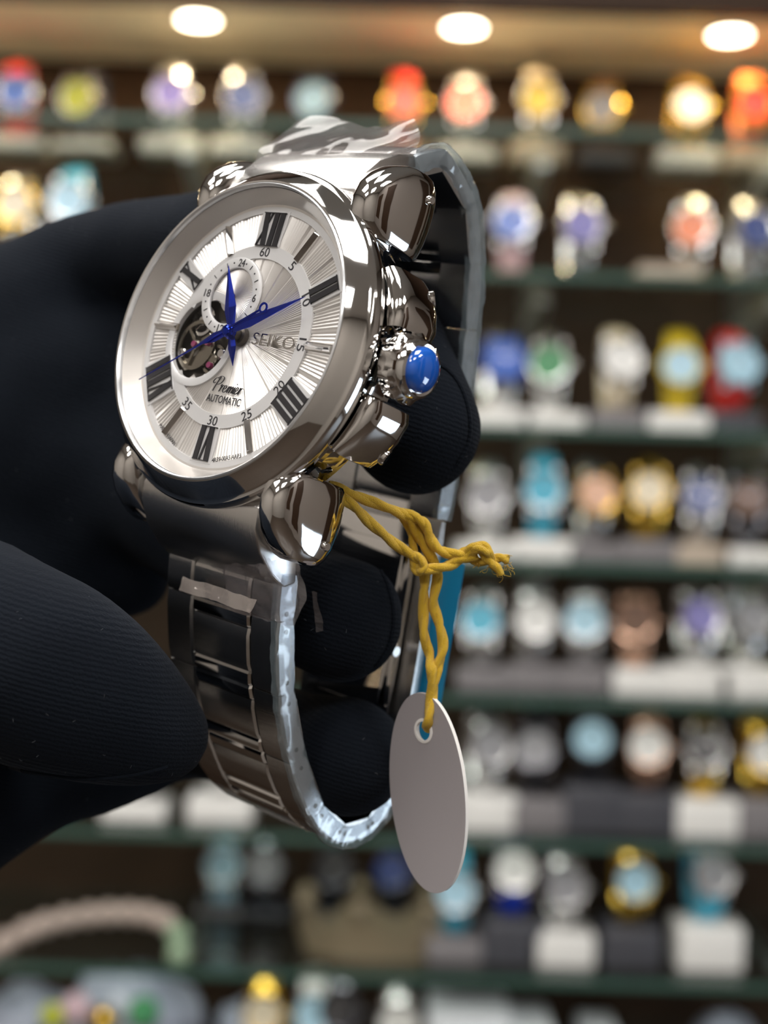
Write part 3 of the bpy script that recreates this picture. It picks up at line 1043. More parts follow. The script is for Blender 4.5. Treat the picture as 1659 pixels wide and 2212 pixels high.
text('reference_lettering', '4R39-00A5 AAP3', 15.05 * math.sin(a), 15.05 * math.cos(a), 0.08, 0.55, M_ink, dial, rot=-a + PI, width=4.6)

# script lettering 'Premier', written as pen strokes
PEN = [
    [(0.55, 0.0), (0.62, 0.6), (0.78, 1.3), (0.95, 1.85), (0.85, 1.5), (0.55, 1.65), (0.2, 1.55), (0.0, 1.2), (0.15, 0.95), (0.4, 1.1)],
    [(0.55, 1.65), (0.95, 1.9), (1.45, 1.85), (1.6, 1.5), (1.35, 1.05), (0.85, 0.85)],
    [(1.55, 0.75), (1.7, 0.95), (1.68, 0.6), (1.62, 0.05), (1.75, 0.5), (2.0, 0.85), (2.2, 0.8)],
    [(2.2, 0.4), (2.55, 0.55), (2.6, 0.85), (2.35, 0.85), (2.2, 0.4), (2.35, 0.05), (2.65, 0.1), (2.9, 0.4)],
    [(2.9, 0.4), (3.05, 0.85), (3.0, 0.05), (3.1, 0.5), (3.3, 0.85), (3.4, 0.7), (3.35, 0.05), (3.5, 0.55), (3.7, 0.85), (3.8, 0.65), (3.75, 0.1), (3.95, 0.2)],
    [(3.95, 0.2), (4.1, 0.85), (4.07, 0.3), (4.12, 0.05), (4.3, 0.2)], [(4.17, 1.2), (4.22, 1.28)],
    [(4.3, 0.3), (4.6, 0.5), (4.68, 0.82), (4.45, 0.85), (4.32, 0.4), (4.45, 0.05), (4.7, 0.1), (4.9, 0.4)],
    [(4.9, 0.4), (5.05, 0.9), (5.02, 0.5), (5.0, 0.05), (5.1, 0.5), (5.3, 0.85), (5.55, 0.8)]]
g = G()
for st_ in PEN:
    pts = catmull([((x + y * 0.22) * 0.98 - 2.1, y - 7.0, 0.09) for x, y in st_], 5)
    rr = []
    for i, p in enumerate(pts):
        d = pts[min(i + 1, len(pts) - 1)] - pts[max(i - 1, 0)]
        rr.append(0.045 + 0.055 * max(0, abs(d.normalized().y) - 0.35) if d.length > 0 else 0.06)
    g.tube(pts, rr, 5)
part('script_lettering', g, M_ink, dial, recalc=True)

# hands
def dauphine(name, ang, z, L, w, at, tail, tw, ridge=0.22, hub=0.0):
    a = math.radians(ang)
    T = Matrix.Rotation(-a, 4, 'Z')
    P = [(0, L), (w, at), (0.42, 0.0), (tw, -tail * 0.45), (0, -tail), (-tw, -tail * 0.45), (-0.42, 0.0), (-w, at)]
    vs = [T @ Vector((x, y, z)) for x, y in P]
    top = [T @ Vector((0, y, z + h)) for y, h in ((at, ridge), (0, ridge * 0.7), (-tail * 0.45, ridge * 0.8))]
    bot = [T @ Vector((x, y, z - 0.08)) for x, y in P]
    V = vs + top + bot
    F = [(0, 8, 1), (0, 7, 8), (1, 8, 9, 2), (7, 6, 9, 8), (2, 9, 10, 3), (6, 5, 10, 9), (3, 10, 4), (5, 4, 10)]
    F += [tuple(range(18, 10, -1))]
    F += [(i, (i + 1) % 8, 11 + (i + 1) % 8, 11 + i) for i in range(8)]
    g = G()
    g.add(V, F)
    if hub:
        g.lathe([(0, z + 0.3), (hub * 0.8, z + 0.3), (hub, z + 0.1), (hub, z - 0.1), (0, z - 0.1)], 24)
    return part(name, g, M_blue, wr, smooth=False)


dauphine('hour_hand', -26.5, 1.40, 9.0, 0.92, 3.2, 4.4, 0.62, hub=0.9)
dauphine('minute_hand', 64.4, 1.90, 11.9, 0.72, 3.4, 5.2, 0.62, hub=0.8)
a = math.radians(238.5)
T = Matrix.Rotation(-a, 4, 'Z')
g = G()
g.prism([(-0.13, 0), (0.13, 0), (0.05, 14.6), (-0.05, 14.6)], 2.30, 2.38, T)
g.prism([(-0.13, -5.4), (0.13, -5.4), (0.13, 0), (-0.13, 0)], 2.30, 2.38, T)
c = T @ Vector((0, -6.0, 0))
g.lathe([(0.42, 2.30), (0.42, 2.42), (0.66, 2.42), (0.66, 2.30)], 24, 'Z', (c.x, c.y, 0), close=True)
g.lathe([(0, 2.48), (0.4, 2.48), (0.62, 2.34), (0.62, 2.2), (0, 2.2)], 24)
part('second_hand', g, M_blue, wr)
g = G()
g.lathe([(0, 1.4), (0.8, 1.4), (0.8, 0.6), (1.2, 0.5), (1.2, -0.8)], 24, 'Z', (0.15, 0, 0))
part('hand_post', g, M_dark, wr)
T = Matrix.Translation((SD[0], SD[1], 0)) @ Matrix.Rotation(0.5, 4, 'Z')
g = G()
g.prism([(-0.12, -1.4), (0.12, -1.4), (0.05, 3.0), (-0.05, 3.0)], 0.7, 0.78, T)
g.lathe([(0, 0.9), (0.4, 0.85), (0.4, 0.1)], 16, 'Z', (SD[0], SD[1], 0))
part('subdial_hand', g, M_blue, sub, smooth=False)


# lugs: rounded claws lofted from rounded cross sections
def loft(sections, n=28, e=2.6):
    """sections: (y, x0, x1, z0, z1)"""
    rows = []
    for (y, x0, x1, z0, z1) in sections:
        row = []
        for k in range(n):
            t = 2 * PI * k / n
            c_, s_ = math.cos(t), math.sin(t)
            row.append(((x0 + x1) / 2 + (x1 - x0) / 2 * math.copysign(abs(c_) ** (2 / e), c_), y,
                        (z0 + z1) / 2 + (z1 - z0) / 2 * math.copysign(abs(s_) ** (2 / e), s_)))
        rows.append(row)
    return rows


LUG = [(14.9, 12.0, 14.6, -8.4, -2.2), (14.0, 11.0, 15.3, -9.9, -0.7), (14.4, 10.8, 15.5, -10.3, -0.1), (16.0, 10.7, 15.7, -10.7, 0.7), (17.8, 10.7, 15.8, -10.9, 1.0),
       (19.6, 10.7, 15.8, -10.9, 0.6), (21.2, 10.7, 15.7, -10.7, -0.5), (22.5, 10.7, 15.5, -10.2, -2.0), (23.4, 10.9, 15.2, -9.4, -3.6), (23.8, 11.5, 14.7, -8.6, -4.8)]
for sy in (1, -1):
    for sx in (1, -1):
        rows = loft(LUG, 40, 2.7)
        rows = [[(x * sx, y * sy, z) for x, y, z in r] for r in rows]
        g = G()
        g.grid(rows, close_v=True)
        k = len(rows[0])
        g.f.append(tuple(range(k)))
        g.f.append(tuple(len(g.v) - k + i for i in range(k)))
        g.m += [0, 0]
        part('lug', g, M_chrome, wr, angle=38)
        g = G()
        g.lathe([(0, 0.4), (0.45, 0.4), (0.6, 0.15), (0.6, -0.6)], 16, 'X', (15.6, 21.0, -8.0))
        g.v = [(x * sx, y * sy, z) for x, y, z in g.v]
        part('lug_pin', g, M_chrome, wr)
    # end link between the lugs
    prof = [(16.5, -2.2), (19.2, -1.2), (21.5, -1.7), (24.0, -3.6), (26.0, -6.4), (27.0, -9.0), (26.0, -10.8), (22.5, -9.6), (17.0, -9.0)]
    g = G()
    g.prism([(y * sy, z) for y, z in prof], -10.3, 10.3, Matrix(((0, 0, 1, 0), (1, 0, 0, 0), (0, 1, 0, 0), (0, 0, 0, 1))))
    part('end_link', g, M_brush, wr, bevel=0.35, angle=40)

# crown guards with screws
for s in (1, -1):
    rows = []
    for ph, r1, z0, z1 in ((10.6, 21.6, -8.4, -2.8), (11.2, 22.3, -9.2, -2.2), (14, 22.7, -9.5, -2.0), (20, 22.7, -9.5, -2.0), (26, 22.3, -9.4, -2.0), (31.0, 21.7, -9.2, -2.0), (31.8, 21.2, -8.8, -2.4)):
        a = math.radians(ph) * s
        row = []
        for k in range(28):
            t = 2 * PI * (k + 0.5) / 28
            rr = (r1 + 17.6) / 2 + (r1 - 17.6) / 2 * math.copysign(abs(math.cos(t)) ** 0.5, math.cos(t))
            zz = (z0 + z1) / 2 + (z1 - z0) / 2 * math.copysign(abs(math.sin(t)) ** 0.5, math.sin(t))
            row.append((rr * math.cos(a), rr * math.sin(a), zz))
        rows.append(row)
    g = G()
    g.grid(rows, close_v=True)
    k = 28
    g.f.append(tuple(range(k)))
    g.f.append(tuple(len(g.v) - k + i for i in range(k)))
    g.m += [0, 0]
    gd = part('crown_guard', g, M_chrome, wr, angle=40)
    a = math.radians(25.5) * s
    g = G()
    g.lathe([(0.0, 0.55), (0.95, 0.55), (1.1, 0.4), (1.1, -1.2)], 24, 'X')
    T = Matrix.Rotation(a, 4, 'Z') @ Matrix.Translation((21.7, 0, -8.6)) @ Matrix.Rotation(math.radians(32), 4, 'Y')
    g.v = [tuple(T @ Vector(v)) for v in g.v]
    part('guard_screw', g, M_chrome, gd)

# crown
CZ = -5.2
g = G()
g.lathe([(0, 20.0), (2.4, 20.0), (2.4, 20.9), (3.5, 21.0), (3.75, 21.15), (3.92, 21.5), (3.95, 22.2), (3.92, 22.9), (3.65, 23.25), (3.3, 23.4), (3.2, 23.6), (3.2, 24.3), (2.9, 24.5), (2.55, 24.4), (0, 24.4)], 120, 'X', (0, 0.3, CZ),
        rfun=lambda t, z: 1 + (0.055 * math.cos(9 * t) if 21.2 < z < 23.2 else 0))
crown = part('crown', g, M_chrome, wr, angle=30)
g = G()
g.lathe([(2.6, 24.35), (2.5, 24.75), (2.1, 25.15), (1.4, 25.45), (0.7, 25.58), (0.001, 25.6)], 48, 'X', (0, 0.3, CZ))
tag(part('cabochon', g, M_cab, crown, angle=80), 'domed blue glass cabochon on the crown')

# ------------------------------------------------------------------ bracelet
JT = [(26.6, -8.4), (30.3, -14.2), (27.0, -22.4), (20.2, -26.9), (12.2, -29.9), (4.0, -32.3), (-4.2, -33.9), (-12.3, -35.3)]
JB = [(-25.6, -8.2), (-31.0, -9.8), (-39.5, -13.7), (-47.2, -19.2), (-53.6, -26.0), (-56.2, -32.4), (-54.4, -38.6), (-48.5, -41.6), (-40.5, -40.7)]


def seg_frame(a, b, outsign):
    A, B = Vector((0, *a)), Vector((0, *b))
    t = (B - A)
    L = t.length
    t.normalize()
    o = Vector((1, 0, 0)).cross(t) * outsign
    return A, t, o, L


def piece(name, A, t, o, x0, x1, s0, s1, th, m, crown_=0.0, bevel=0.35, lift=0.0):
    """block between widths x0..x1 and stations s0..s1, outer face at lift, thickness th"""
    g = G()
    n = 6
    rows = []
    for i in range(n + 1):
        f = i / n
        s = s0 + (s1 - s0) * f
        bulge = crown_ * (1 - (2 * f - 1) ** 2)
        hi = lift + bulge - (0.22 if i in (0, n) else 0)
        lo = lift - th + (0.3 if i in (0, n) else 0)
        rows.append([A + t * s + o * lo + Vector((x0, 0, 0)), A + t * s + o * lo + Vector((x1, 0, 0)),
                     A + t * s + o * (hi - 0.25) + Vector((x1, 0, 0)), A + t * s + o * hi + Vector((x1 - 0.3 * (1 if x1 > x0 else -1), 0, 0)),
                     A + t * s + o * hi + Vector((x0 + 0.3 * (1 if x1 > x0 else -1), 0, 0)), A + t * s + o * (hi - 0.25) + Vector((x0, 0, 0))])
    g.grid(rows, close_v=True)
    g.f.append(tuple(range(6)))
    g.f.append(tuple(len(g.v) - 6 + i for i in range(6)))
    g.m += [0, 0]
    return part(name, g, m, wr, angle=22)


for J, sg in ((JT, -1), (JB, 1)):
    for a, b in zip(J[:-1], J[1:]):
        A, t, o, L = seg_frame(a, b, 1)
        # outward = away from the loop centre
        cen = Vector((0, -14, -22))
        if (A + t * L / 2 - cen).dot(o) < 0:
            o = -o
        piece('outer_link', A, t, o, 5.3, 10.2, 0.12, L - 0.12, 2.7, M_link, 0.12)
        piece('outer_link', A, t, o, -10.2, -5.3, 0.12, L - 0.12, 2.7, M_link, 0.12)
        piece('center_link', A, t, o, -5.15, 5.15, L * 0.21, L * 0.79, 2.5, M_link, 0.10, lift=0.1)
        piece('center_bar', A, t, o, -5.15, 5.15, 0.03, L * 0.205, 2.3, M_chrome, 0.05, lift=0.0)
        piece('center_bar', A, t, o, -5.15, 5.15, L * 0.795, L - 0.03, 2.3, M_chrome, 0.05, lift=0.0)
        # pin ends on the near side
        for s in ((L * 0.16, L * 0.84) if J is JB else ()):
            g = G()
            P = A + t * s - o * 1.35
            g.lathe([(0, 10.26), (0.30, 10.26), (0.34, 10.1)], 12, 'X', (0, P.y, P.z))
            part('link_pin', g, M_dark, wr)
# folding clasp
A, t, o, L = seg_frame(JT[-1], JB[-1], 1)
cen = Vector((0, -14, -22))
if (A + t * L / 2 - cen).dot(o) < 0:
    o = -o
piece('clasp_cover', A, t, o, -10.0, 10.0, 0.2, L - 0.2, 1.5, M_brush, 0.4)
piece('clasp_blade', A, t, o, -7.5, 7.5, 1.0, L * 0.93, 0.8, M_chrome, 0.3, lift=-2.2)
piece('clasp_blade', A, t, o, -4.5, 6.5, 4.0, L * 0.9, 0.7, M_chrome, 0.5, lift=-3.4)
for s in (0.62, 0.97):
    g = G()
    P = A + t * (L * s) - o * 4.2
    g.tube([P + Vector((-8, 0, 0)), P + Vector((8.6, 0, 0))], 0.7, 12)
    part('spring_bar', g, M_brush, wr)
g = G()
P0 = A + t * (L * 0.18) + o * 0.3
P1 = A + t * (L * 1.02) + o * 0.3
rows = []
for i in range(7):
    P = P0.lerp(P1, i / 6)
    rows.append([P + Vector((-8, 0, 0)), P + Vector((2, 0, 0)) + o * 0.2, P + Vector((10.4, 0, 0)) + o * 0.7, P + Vector((12.6, 0, 0)) + o * 1.4])
g.grid([[tuple(p) for p in r] for r in rows])
g.grid([[tuple(p + o * 0.12) for p in r] for r in rows])
tag(part('clasp_film', g, M_sticker, wr), 'strip of blue plastic film stuck on the clasp')


# ------------------------------------------------------------------ clear plastic film left on the bracelet
def crumple(name, ctrl, nu, nv, amp, freq, m, seed, parent=wr):
    """ctrl: grid of watch-frame points; refined, then creased by noise"""
    R_ = [catmull(r, nv) for r in ctrl]
    cols = [catmull([r[j] for r in R_], nu) for j in range(len(R_[0]))]
    rows = []
    for i in range(len(cols[0])):
        row = []
        for j in range(len(cols)):
            p = cols[j][i]
            q = Vector(p) * freq + Vector((seed * 13.1, seed * 3.7, 0))
            q += noise.noise_vector(q * 0.7) * 0.8
            d = noise.noise_vector(q) * amp + noise.noise_vector(q * 2.7) * amp * 0.45
            row.append(tuple(Vector(p) + d))
        rows.append(row)
    g = G()
    g.grid(rows)
    return part(name, g, m, parent, smooth=True, angle=24, recalc=False)


# top piece, folded up above the end link
D = 176
top = [[(548, 345, 188), (620, 362, 184), (700, 358, 180), (790, 345, 176), (900, 330, 171)],
       [(560, 318, 189), (630, 320, 186), (720, 318, 182), (810, 318, 179), (915, 305, 174)],
       [(600, 290, 191), (660, 285, 189), (740, 285, 186), (820, 298, 183), (910, 285, 178)],
       [(640, 262, 193), (680, 254, 192), (745, 257, 190), (815, 280, 187), (890, 266, 183)]]
crumple('plastic_film', [[loc(*p) for p in r] for r in top], 8, 8, 0.9, 0.11, M_film, 1)
# bottom piece, round the first links below the case
bot = [[(372, 1160, 186), (430, 1140, 183), (510, 1185, 176), (590, 1200, 170), (640, 1208, 166)],
       [(400, 1215, 185), (450, 1205, 181), (520, 1225, 175), (590, 1240, 169), (650, 1250, 165)],
       [(440, 1255, 184), (480, 1260, 180), (530, 1280, 175), (590, 1300, 170), (655, 1300, 165)],
       [(425, 1290, 183), (470, 1300, 179), (530, 1330, 175), (590, 1345, 170), (640, 1345, 166)]]
crumple('plastic_film', [[loc(*p) for p in r] for r in bot], 8, 8, 1.0, 0.22, M_film2, 2)
tape = [[(395, 1245, 181), (450, 1262, 178), (500, 1278, 175), (556, 1296, 172)],
        [(385, 1275, 181), (440, 1292, 178), (490, 1308, 175), (540, 1325, 172)]]
M_tape = clear_mat('cloudy_tape', (0.7, 0.66, 0.64), 0.15, 0.2, 0.38, (0.55, 0.48, 0.44))
tag(crumple('tape_end', [[loc(*p) for p in r] for r in tape], 4, 6, 0.2, 0.4, M_tape, 3), 'cloudy end of the plastic tape across the links')
loose = [[(672, 1280, 168), (684, 1282, 168)], [(676, 1310, 169), (692, 1315, 169)], [(680, 1340, 170), (697, 1345, 170)], [(684, 1366, 171), (700, 1364, 171)]]
crumple('plastic_film', [[loc(*p) for p in r] for r in loose], 4, 3, 0.3, 0.5, M_film2, 4)
# wrap along the near edge of the links
for J, seed in ((JT, 5), (JB, 6)):
    cen = Vector((0, -14, -22))
    ctrl = [[], [], [], []]
    P = [Vector((0, *p)) for p in J]
    for i, p in enumerate(P):
        t = (P[min(i + 1, len(P) - 1)] - P[max(i - 1, 0)]).normalized()
        o = Vector((1, 0, 0)).cross(t)
        if (p - cen).dot(o) < 0:
            o = -o
        for k, (x, h) in enumerate(((9.4, 0.35), (10.5, 0.15), (10.55, -2.4), (9.6, -3.0))):
            ctrl[k].append(p + o * h + Vector((x, 0, 0)))
    crumple('plastic_wrap', ctrl, 3, 14, 0.20, 0.6, M_wrap, seed)

# ------------------------------------------------------------------ price tag on its yellow string
TAGD = 181.0
tg_o = C(925, 1712, TAGD) * MM
pt = empty('price_tag', 'blank oval grey-white price tag hanging from the watch on yellow string', 'tag', None, CAM_M @ Matrix.Translation(tg_o))
Rt = Matrix.Rotation(math.radians(4), 4, 'Z') @ Matrix.Rotation(math.radians(-42), 4, 'Y')
a_, b_ = 6.0, 12.25
n = 72
hole_c, hr = (0.15, 7.6), (1.15, 1.35)
Ri = Rt.inverted()
outer = [(a_ * math.copysign(abs(math.sin(2 * PI * k / n)) ** 0.95, math.sin(2 * PI * k / n)), b_ * math.cos(2 * PI * k / n)) for k in range(n)]
inner = [(hole_c[0] + hr[0] * math.sin(2 * PI * k / n), hole_c[1] + hr[1] * math.cos(2 * PI * k / n)) for k in range(n)]
g = G()
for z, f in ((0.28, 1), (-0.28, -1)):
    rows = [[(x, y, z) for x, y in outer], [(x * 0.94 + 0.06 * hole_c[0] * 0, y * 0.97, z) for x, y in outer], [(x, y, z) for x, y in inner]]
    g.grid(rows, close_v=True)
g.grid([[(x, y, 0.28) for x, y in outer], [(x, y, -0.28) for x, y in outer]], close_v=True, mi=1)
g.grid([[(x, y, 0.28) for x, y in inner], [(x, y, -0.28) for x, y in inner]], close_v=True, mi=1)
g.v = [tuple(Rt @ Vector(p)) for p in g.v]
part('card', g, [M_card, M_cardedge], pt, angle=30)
g = G()
g.lathe([(1.0, 0.28), (1.0, 0.36), (1.3, 0.34), (1.34, 0.27)], 40, 'Z', close=True)
g.v = [tuple(Rt @ Vector((x * 1.1 + hole_c[0], y * 1.15 + hole_c[1], z))) for x, y, z in g.v]
part('eyelet', g, M_cardedge, pt)
tinv = Matrix.Translation(tg_o).inverted()


def yarn(name, P, r=0.60, parent=pt, wob=0.05):
    pts = catmull([(tinv @ (C(*p) * MM)) / MM for p in P], 8)
    g = G()
    # two plies twisted round each other
    for ph in (0, PI):
        q = []
        for i, p in enumerate(pts):
            t = (pts[min(i + 1, len(pts) - 1)] - pts[max(i - 1, 0)]).normalized()
            u = t.orthogonal().normalized()
            v = t.cross(u)
            u = Vector((0, 0, 1)) - t * t.z
            u.normalize()
            v = t.cross(u)
            an = i * 0.30 + ph
            q.append(p + (u * math.cos(an) + v * math.sin(an)) * r * 0.30 + noise.noise_vector(p * 0.9) * wob)
        g.tube(q, [r * 0.86 * (1 + 0.10 * noise.noise(p * 3.1)) for p in q], 8)
    return part(name, g, M_yarn, parent, angle=80)


yarn('string', [(712, 1048, 172), (745, 1062, 173), (800, 1083, 175), (862, 1108, 177), (888, 1130, 178), (908, 1165, 178.5), (932, 1205, 179), (945, 1245, 179.5), (936, 1300, 180), (948, 1345, 180), (957, 1395, 180), (946, 1440, 180), (936, 1490, 180), (930, 1552, 180.3), (926, 1572, 181.5)])
yarn('string', [(716, 1062, 172), (760, 1090, 173), (800, 1130, 175), (850, 1172, 177), (890, 1200, 178), (912, 1215, 178), (917, 1240, 179), (915, 1300, 180), (916, 1370, 180), (928, 1415, 180.5), (932, 1450, 179.5), (932, 1500, 180), (925, 1555, 179.6), (922, 1574, 181)])
yarn('string', [(866, 1106, 177.5), (900, 1120, 177.5), (917, 1132, 177.5), (930, 1165, 178), (950, 1188, 178), (985, 1197, 178), (1010, 1192, 178), (1040, 1185, 178)])
yarn('string', [(893, 1205, 178.5), (905, 1229, 178), (935, 1229, 177.6), (970, 1222, 178), (1000, 1206, 178), (1030, 1200, 178)])
yarn('string', [(866, 1112, 178), (885, 1145, 178.8), (893, 1185, 179), (898, 1222, 178.6), (912, 1236, 178.5)], 0.45)
yarn('knot', [(1002, 1206, 178), (1020, 1182, 177.4), (1046, 1180, 177.2), (1058, 1200, 177.5), (1040, 1214, 178.6), (1018, 1204, 178.8), (1028, 1186, 177), (1052, 1192, 177), (1064, 1206, 178), (1082, 1204, 178), (1096, 1208, 178)], 0.5)
yarn('knot', [(1040, 1190, 178), (1056, 1210, 177.6), (1070, 1224, 177.8), (1082, 1238, 178)], 0.52)
yarn('knot', [(893, 1196, 178), (906, 1206, 177.3), (916, 1222, 177.3), (906, 1236, 177.6), (893, 1226, 178.4), (896, 1206, 178.2)], 0.45)
rnd = random.Random(3)
g = G()
for k in range(46):
    bx, by = rnd.choice(((1094, 1210), (1080, 1238), (1062, 1226), (1030, 1218), (980, 1224), (1090, 1222)))
    bx += rnd.uniform(-10, 6)
    by += rnd.uniform(-6, 6)
    L = rnd.uniform(8, 30) if bx > 1050 else rnd.uniform(4, 12)
    an = rnd.uniform(-0.3, 1.7)
    pts = []
    x, y = bx, by
    for i in range(6):
        pts.append((tinv @ (C(x, y, 178 + rnd.uniform(-0.3, 0.3)) * MM)) / MM)
        an += rnd.uniform(-0.9, 0.9)
        x += L / 5 * math.cos(an)
        y += L / 5 * math.sin(an)
    g.tube(catmull(pts, 3), 0.03, 4)
tag(part('frayed_fibre', g, M_yarn, pt), kind='stuff')

# ------------------------------------------------------------------ the gloved hand
def hand_mesh():
    chains = [
        # index finger, over the back of the watch and through the bracelet
        [(-160, 800, 226, 17), (60, 672, 224, 10.5), (200, 585, 224, 9.0), (330, 545, 217, 7.8), (480, 525, 207, 7.4), (650, 560, 203, 8.2), (800, 690, 198, 8.4), (850, 800, 193, 8.3), (880, 895, 188, 8.4), (892, 925, 187, 8.3)],
        # middle finger
        [(-160, 1000, 226, 20), (200, 1010, 222, 11), (380, 1110, 214, 8.8), (520, 1210, 206, 8.2), (640, 1290, 195, 8.2), (738, 1335, 186.5, 8.1)],
        # ring finger
        [(-200, 1500, 226, 18), (60, 1570, 222, 10), (250, 1590, 222, 7.6), (430, 1575, 215, 6.8), (580, 1600, 204, 7.4), (690, 1625, 195, 7.6), (752, 1632, 190, 7.5)],
        # little finger, folded under the thumb
        [(-250, 1650, 216, 17), (40, 1665, 206, 9), (190, 1655, 206, 7.2), (300, 1640, 212, 5.6)],
        [(-240, 1760, 205, 15), (-40, 1710, 200, 9.5)],
        # palm and back of the hand
        [(-160, 800, 226, 17), (120, 820, 226, 14), (270, 800, 224, 10), (330, 920, 221, 9.5), (270, 1050, 222, 11), (180, 1180, 224, 10), (260, 1225, 224, 8)],
        [(-100, 950, 230, 24), (-160, 1150, 228, 24), (-240, 1400, 226, 24), (-330, 1600, 222, 22)],
        [(120, 820, 226, 14), (160, 960, 226, 14), (60, 1150, 228, 15), (-60, 1350, 226, 18)],
        [(-100, 950, 230, 24), (-420, 1150, 236, 27), (-760, 1250, 244, 29)],
        # thumb, in front of the lower bracelet
        [(-330, 1330, 205, 21), (-180, 1365, 184, 15), (0, 1418, 172, 11.8), (110, 1465, 171, 11.0), (210, 1512, 173, 9.6), (290, 1553, 176, 7.6), (348, 1584, 179, 5.6)],
    ]
    # one continuous skin: smooth union of tapered limbs, meshed by surface nets
    h = 1.05
    lo = np.array([-152.0, -62.0, -276.0])
    dims = (np.array([20.0, 52.0, -152.0]) - lo) // h + 1
    nx, ny, nz = (int(v) for v in dims)
    axs = [lo[a] + h * np.arange(m_) for a, m_ in enumerate((nx, ny, nz))]
    acc = np.zeros((nx, ny, nz), np.float32)
    K = 0.9
    for ch in chains:
        pts = catmull([C(*p[:3]) for p in ch], 4)
        rad = [v.x for v in catmull([(p[3], 0, 0) for p in ch], 4)]
        best, box = None, None
        P = np.array([tuple(p) for p in pts])
        Rr = np.array(rad)
        m0 = (P - Rr[:, None] - 9).min(0)
        m1 = (P + Rr[:, None] + 9).max(0)
        i0 = np.clip(((m0 - lo) // h).astype(int), 0, [nx, ny, nz])
        i1 = np.clip(((m1 - lo) // h).astype(int) + 1, 0, [nx, ny, nz])
        sub = np.full(tuple(i1 - i0), 99.0, np.float32)
        for a in range(len(P) - 1):
            q0 = (np.minimum(P[a] - Rr[a], P[a + 1] - Rr[a + 1]) - 9)
            q1 = (np.maximum(P[a] + Rr[a], P[a + 1] + Rr[a + 1]) + 9)
            k0 = np.clip(((q0 - lo) // h).astype(int), i0, i1)
            k1 = np.clip(((q1 - lo) // h).astype(int) + 1, i0, i1)
            if (k1 <= k0).any():
                continue
            X, Y, Z = np.meshgrid(*(axs[d][k0[d]:k1[d]].astype(np.float32) for d in range(3)), indexing='ij')
            v = P[a + 1] - P[a]
            t = np.clip(((X - P[a][0]) * v[0] + (Y - P[a][1]) * v[1] + (Z - P[a][2]) * v[2]) / max(v @ v, 1e-6), 0, 1)
            d = np.sqrt((X - P[a][0] - t * v[0]) ** 2 + (Y - P[a][1] - t * v[1]) ** 2 + (Z - P[a][2] - t * v[2]) ** 2) - (Rr[a] + t * (Rr[a + 1] - Rr[a]))
            w = tuple(slice(k0[d_] - i0[d_], k1[d_] - i0[d_]) for d_ in range(3))
            sub[w] = np.minimum(sub[w], d)
        w = tuple(slice(i0[d_], i1[d_]) for d_ in range(3))
        acc[w] += np.exp(-K * np.clip(sub, -40, 60))
    F = -np.log(np.maximum(acc, 1e-20)) / K
    F[0], F[-1], F[:, 0], F[:, -1], F[:, :, 0], F[:, :, -1] = 5, 5, 5, 5, 5, 5
    S_ = F < 0
    cnt = np.zeros((nx - 1, ny - 1, nz - 1), np.float32)
    pos = np.zeros((nx - 1, ny - 1, nz - 1, 3), np.float32)
    corner = lambda A, c: A[c[0]:nx - 1 + c[0], c[1]:ny - 1 + c[1], c[2]:nz - 1 + c[2]]
    for ax in range(3):
        for u in (0, 1):
            for v in (0, 1):
                c0 = [0, 0, 0]
                c0[(ax + 1) % 3], c0[(ax + 2) % 3] = u, v
                c1 = list(c0)
                c1[ax] = 1
                f0, f1 = corner(F, c0), corner(F, c1)
                cross = (f0 < 0) != (f1 < 0)
                t = np.where(cross, f0 / np.where(cross, f0 - f1, 1), 0)
                cnt += cross
                for d in range(3):
                    pos[..., d] += np.where(cross, c0[d] + (t if d == ax else 0), 0)
    act = cnt > 0
    ids = np.full(act.shape, -1, np.int64)
    ids[act] = np.arange(act.sum())
    gi = np.stack(np.nonzero(act), 1)
    V = lo + h * (gi + pos[act] / cnt[act][:, None])
    Q = []
    for ax in range(3):
        b, c = (ax + 1) % 3, (ax + 2) % 3
        sl0, sl1 = [slice(1, -1)] * 3, [slice(1, -1)] * 3
        sl0[ax], sl1[ax] = slice(0, -1), slice(1, None)
        e = S_[tuple(sl0)] != S_[tuple(sl1)]
        idx = np.stack(np.nonzero(e), 1)
        off = np.array([1, 1, 1])
        off[ax] = 0
        idx = idx + off
        inside = S_[tuple(idx.T)]
        quad = []
        for (u, v) in ((-1, -1), (0, -1), (0, 0), (-1, 0)):
            k = idx.copy()
            k[:, b] += u
            k[:, c] += v
            quad.append(ids[tuple(k.T)])
        quad = np.stack(quad, 1)
        quad[~inside] = quad[~inside][:, ::-1]
        Q.append(quad)
    Q = np.concatenate(Q)
    out = bpy.data.meshes.new('gloved_hand')
    out.from_pydata((V * MM).tolist(), [], Q.tolist())
    out.materials.append(M_glove)
    bmh = bmesh.new()
    bmh.from_mesh(out)
    for _ in range(3):
        bmesh.ops.smooth_vert(bmh, verts=bmh.verts, factor=0.5, use_axis_x=True, use_axis_y=True, use_axis_z=True)
    bmesh.ops.recalc_face_normals(bmh, faces=bmh.faces)
    bmh.to_mesh(out)
    bmh.free()
    for p in out.polygons:
        p.use_smooth = True
    # soft folds of the cloth
    nrm = [v.normal.copy() for v in out.vertices]
    new = []
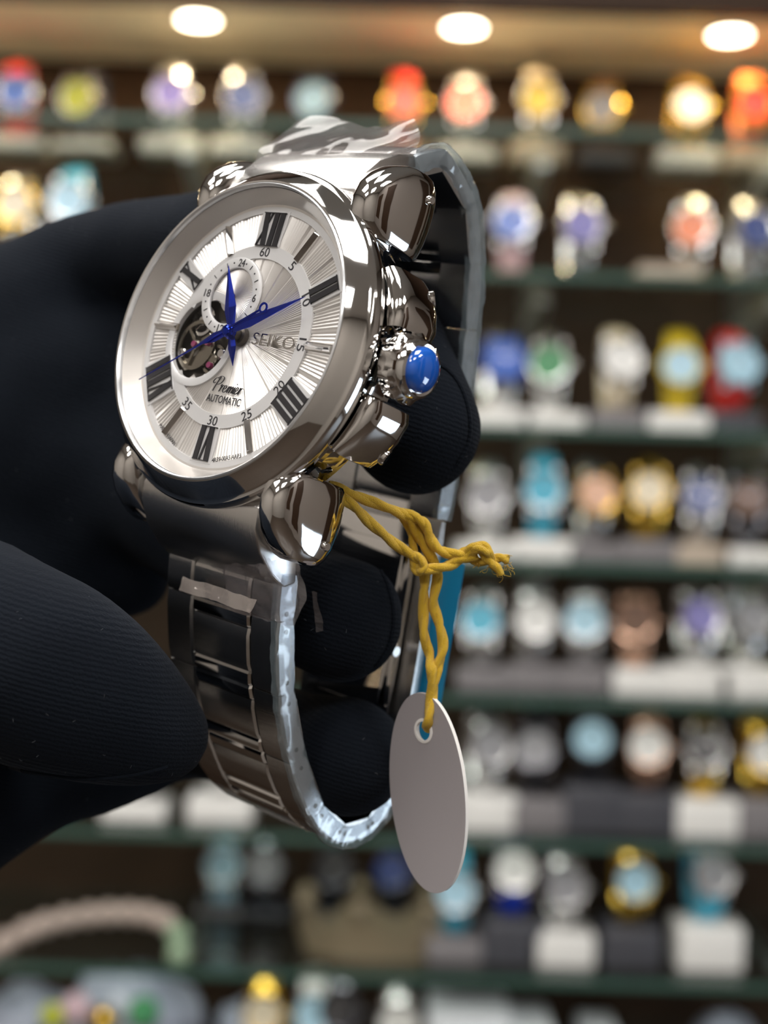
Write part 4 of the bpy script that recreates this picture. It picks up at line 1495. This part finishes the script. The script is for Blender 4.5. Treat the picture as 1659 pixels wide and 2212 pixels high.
    for v, nv in zip(out.vertices, nrm):
        q = v.co * 45
        new.extend(v.co + nv * (noise.noise(q) * 0.0009 + noise.noise(q * 2.6) * 0.0004))
    out.vertices.foreach_set('co', new)
    out.update()
    return out


hand_me = hand_mesh()
hand = link('gloved_hand', hand_me)
hand.matrix_world = CAM_M
tag(hand, 'hand in a black knitted glove, fingers through the bracelet and thumb in front', 'hand')

# seams of the glove at the finger ends
from mathutils.bvhtree import BVHTree
bvh = BVHTree.FromPolygons([v.co.copy() for v in hand_me.vertices], [tuple(p.vertices) for p in hand_me.polygons])
for line in ([(925, 786), (955, 793), (985, 822), (1005, 865), (1014, 915), (1008, 962), (985, 1005)],
             [(790, 1195), (822, 1235), (843, 1290), (848, 1340), (838, 1395), (810, 1440)],
             [(0, 1652), (80, 1668), (180, 1680), (280, 1674), (360, 1655)],
             [(700, 1500), (770, 1508), (830, 1530), (866, 1570), (870, 1620)]):
    pts = []
    for p in catmull([(x, y, 0) for x, y in line], 6):
        d = Vector(((p.x - CX) / FPX, (CY - p.y) / FPX, -1)).normalized()
        hit = bvh.ray_cast(Vector((0, 0, 0)), d)
        if hit[0] is not None:
            pts.append((hit[0] + hit[1] * 0.0001) / MM)
    pts = [p for i, p in enumerate(pts) if i == 0 or (p - pts[i - 1]).length < 4]
    if len(pts) > 5:
        g = G()
        g.tube(pts, 0.28, 6)
        part('seam', g, M_glove, hand)


# lint and fibres on the cloth
rnd = random.Random(11)
g = G()
vs = hand_me.vertices
cand = [v for v in vs if v.normal.z > 0.15 and v.co.x > -0.055]
for k in range(240):
    v = rnd.choice(cand)
    p = v.co / MM
    nrm = v.normal
    t = nrm.orthogonal().normalized()
    t = Matrix.Rotation(rnd.uniform(0, 6.28), 3, nrm) @ t
    L = rnd.uniform(0.12, 0.45)
    g.tube([p, p + nrm * 0.1 + t * L * 0.5, p + nrm * rnd.uniform(0.02, 0.15) + t * L], 0.016, 3, cap=False)
tag(part('lint', g, M_dust, hand, recalc=False), kind='stuff')
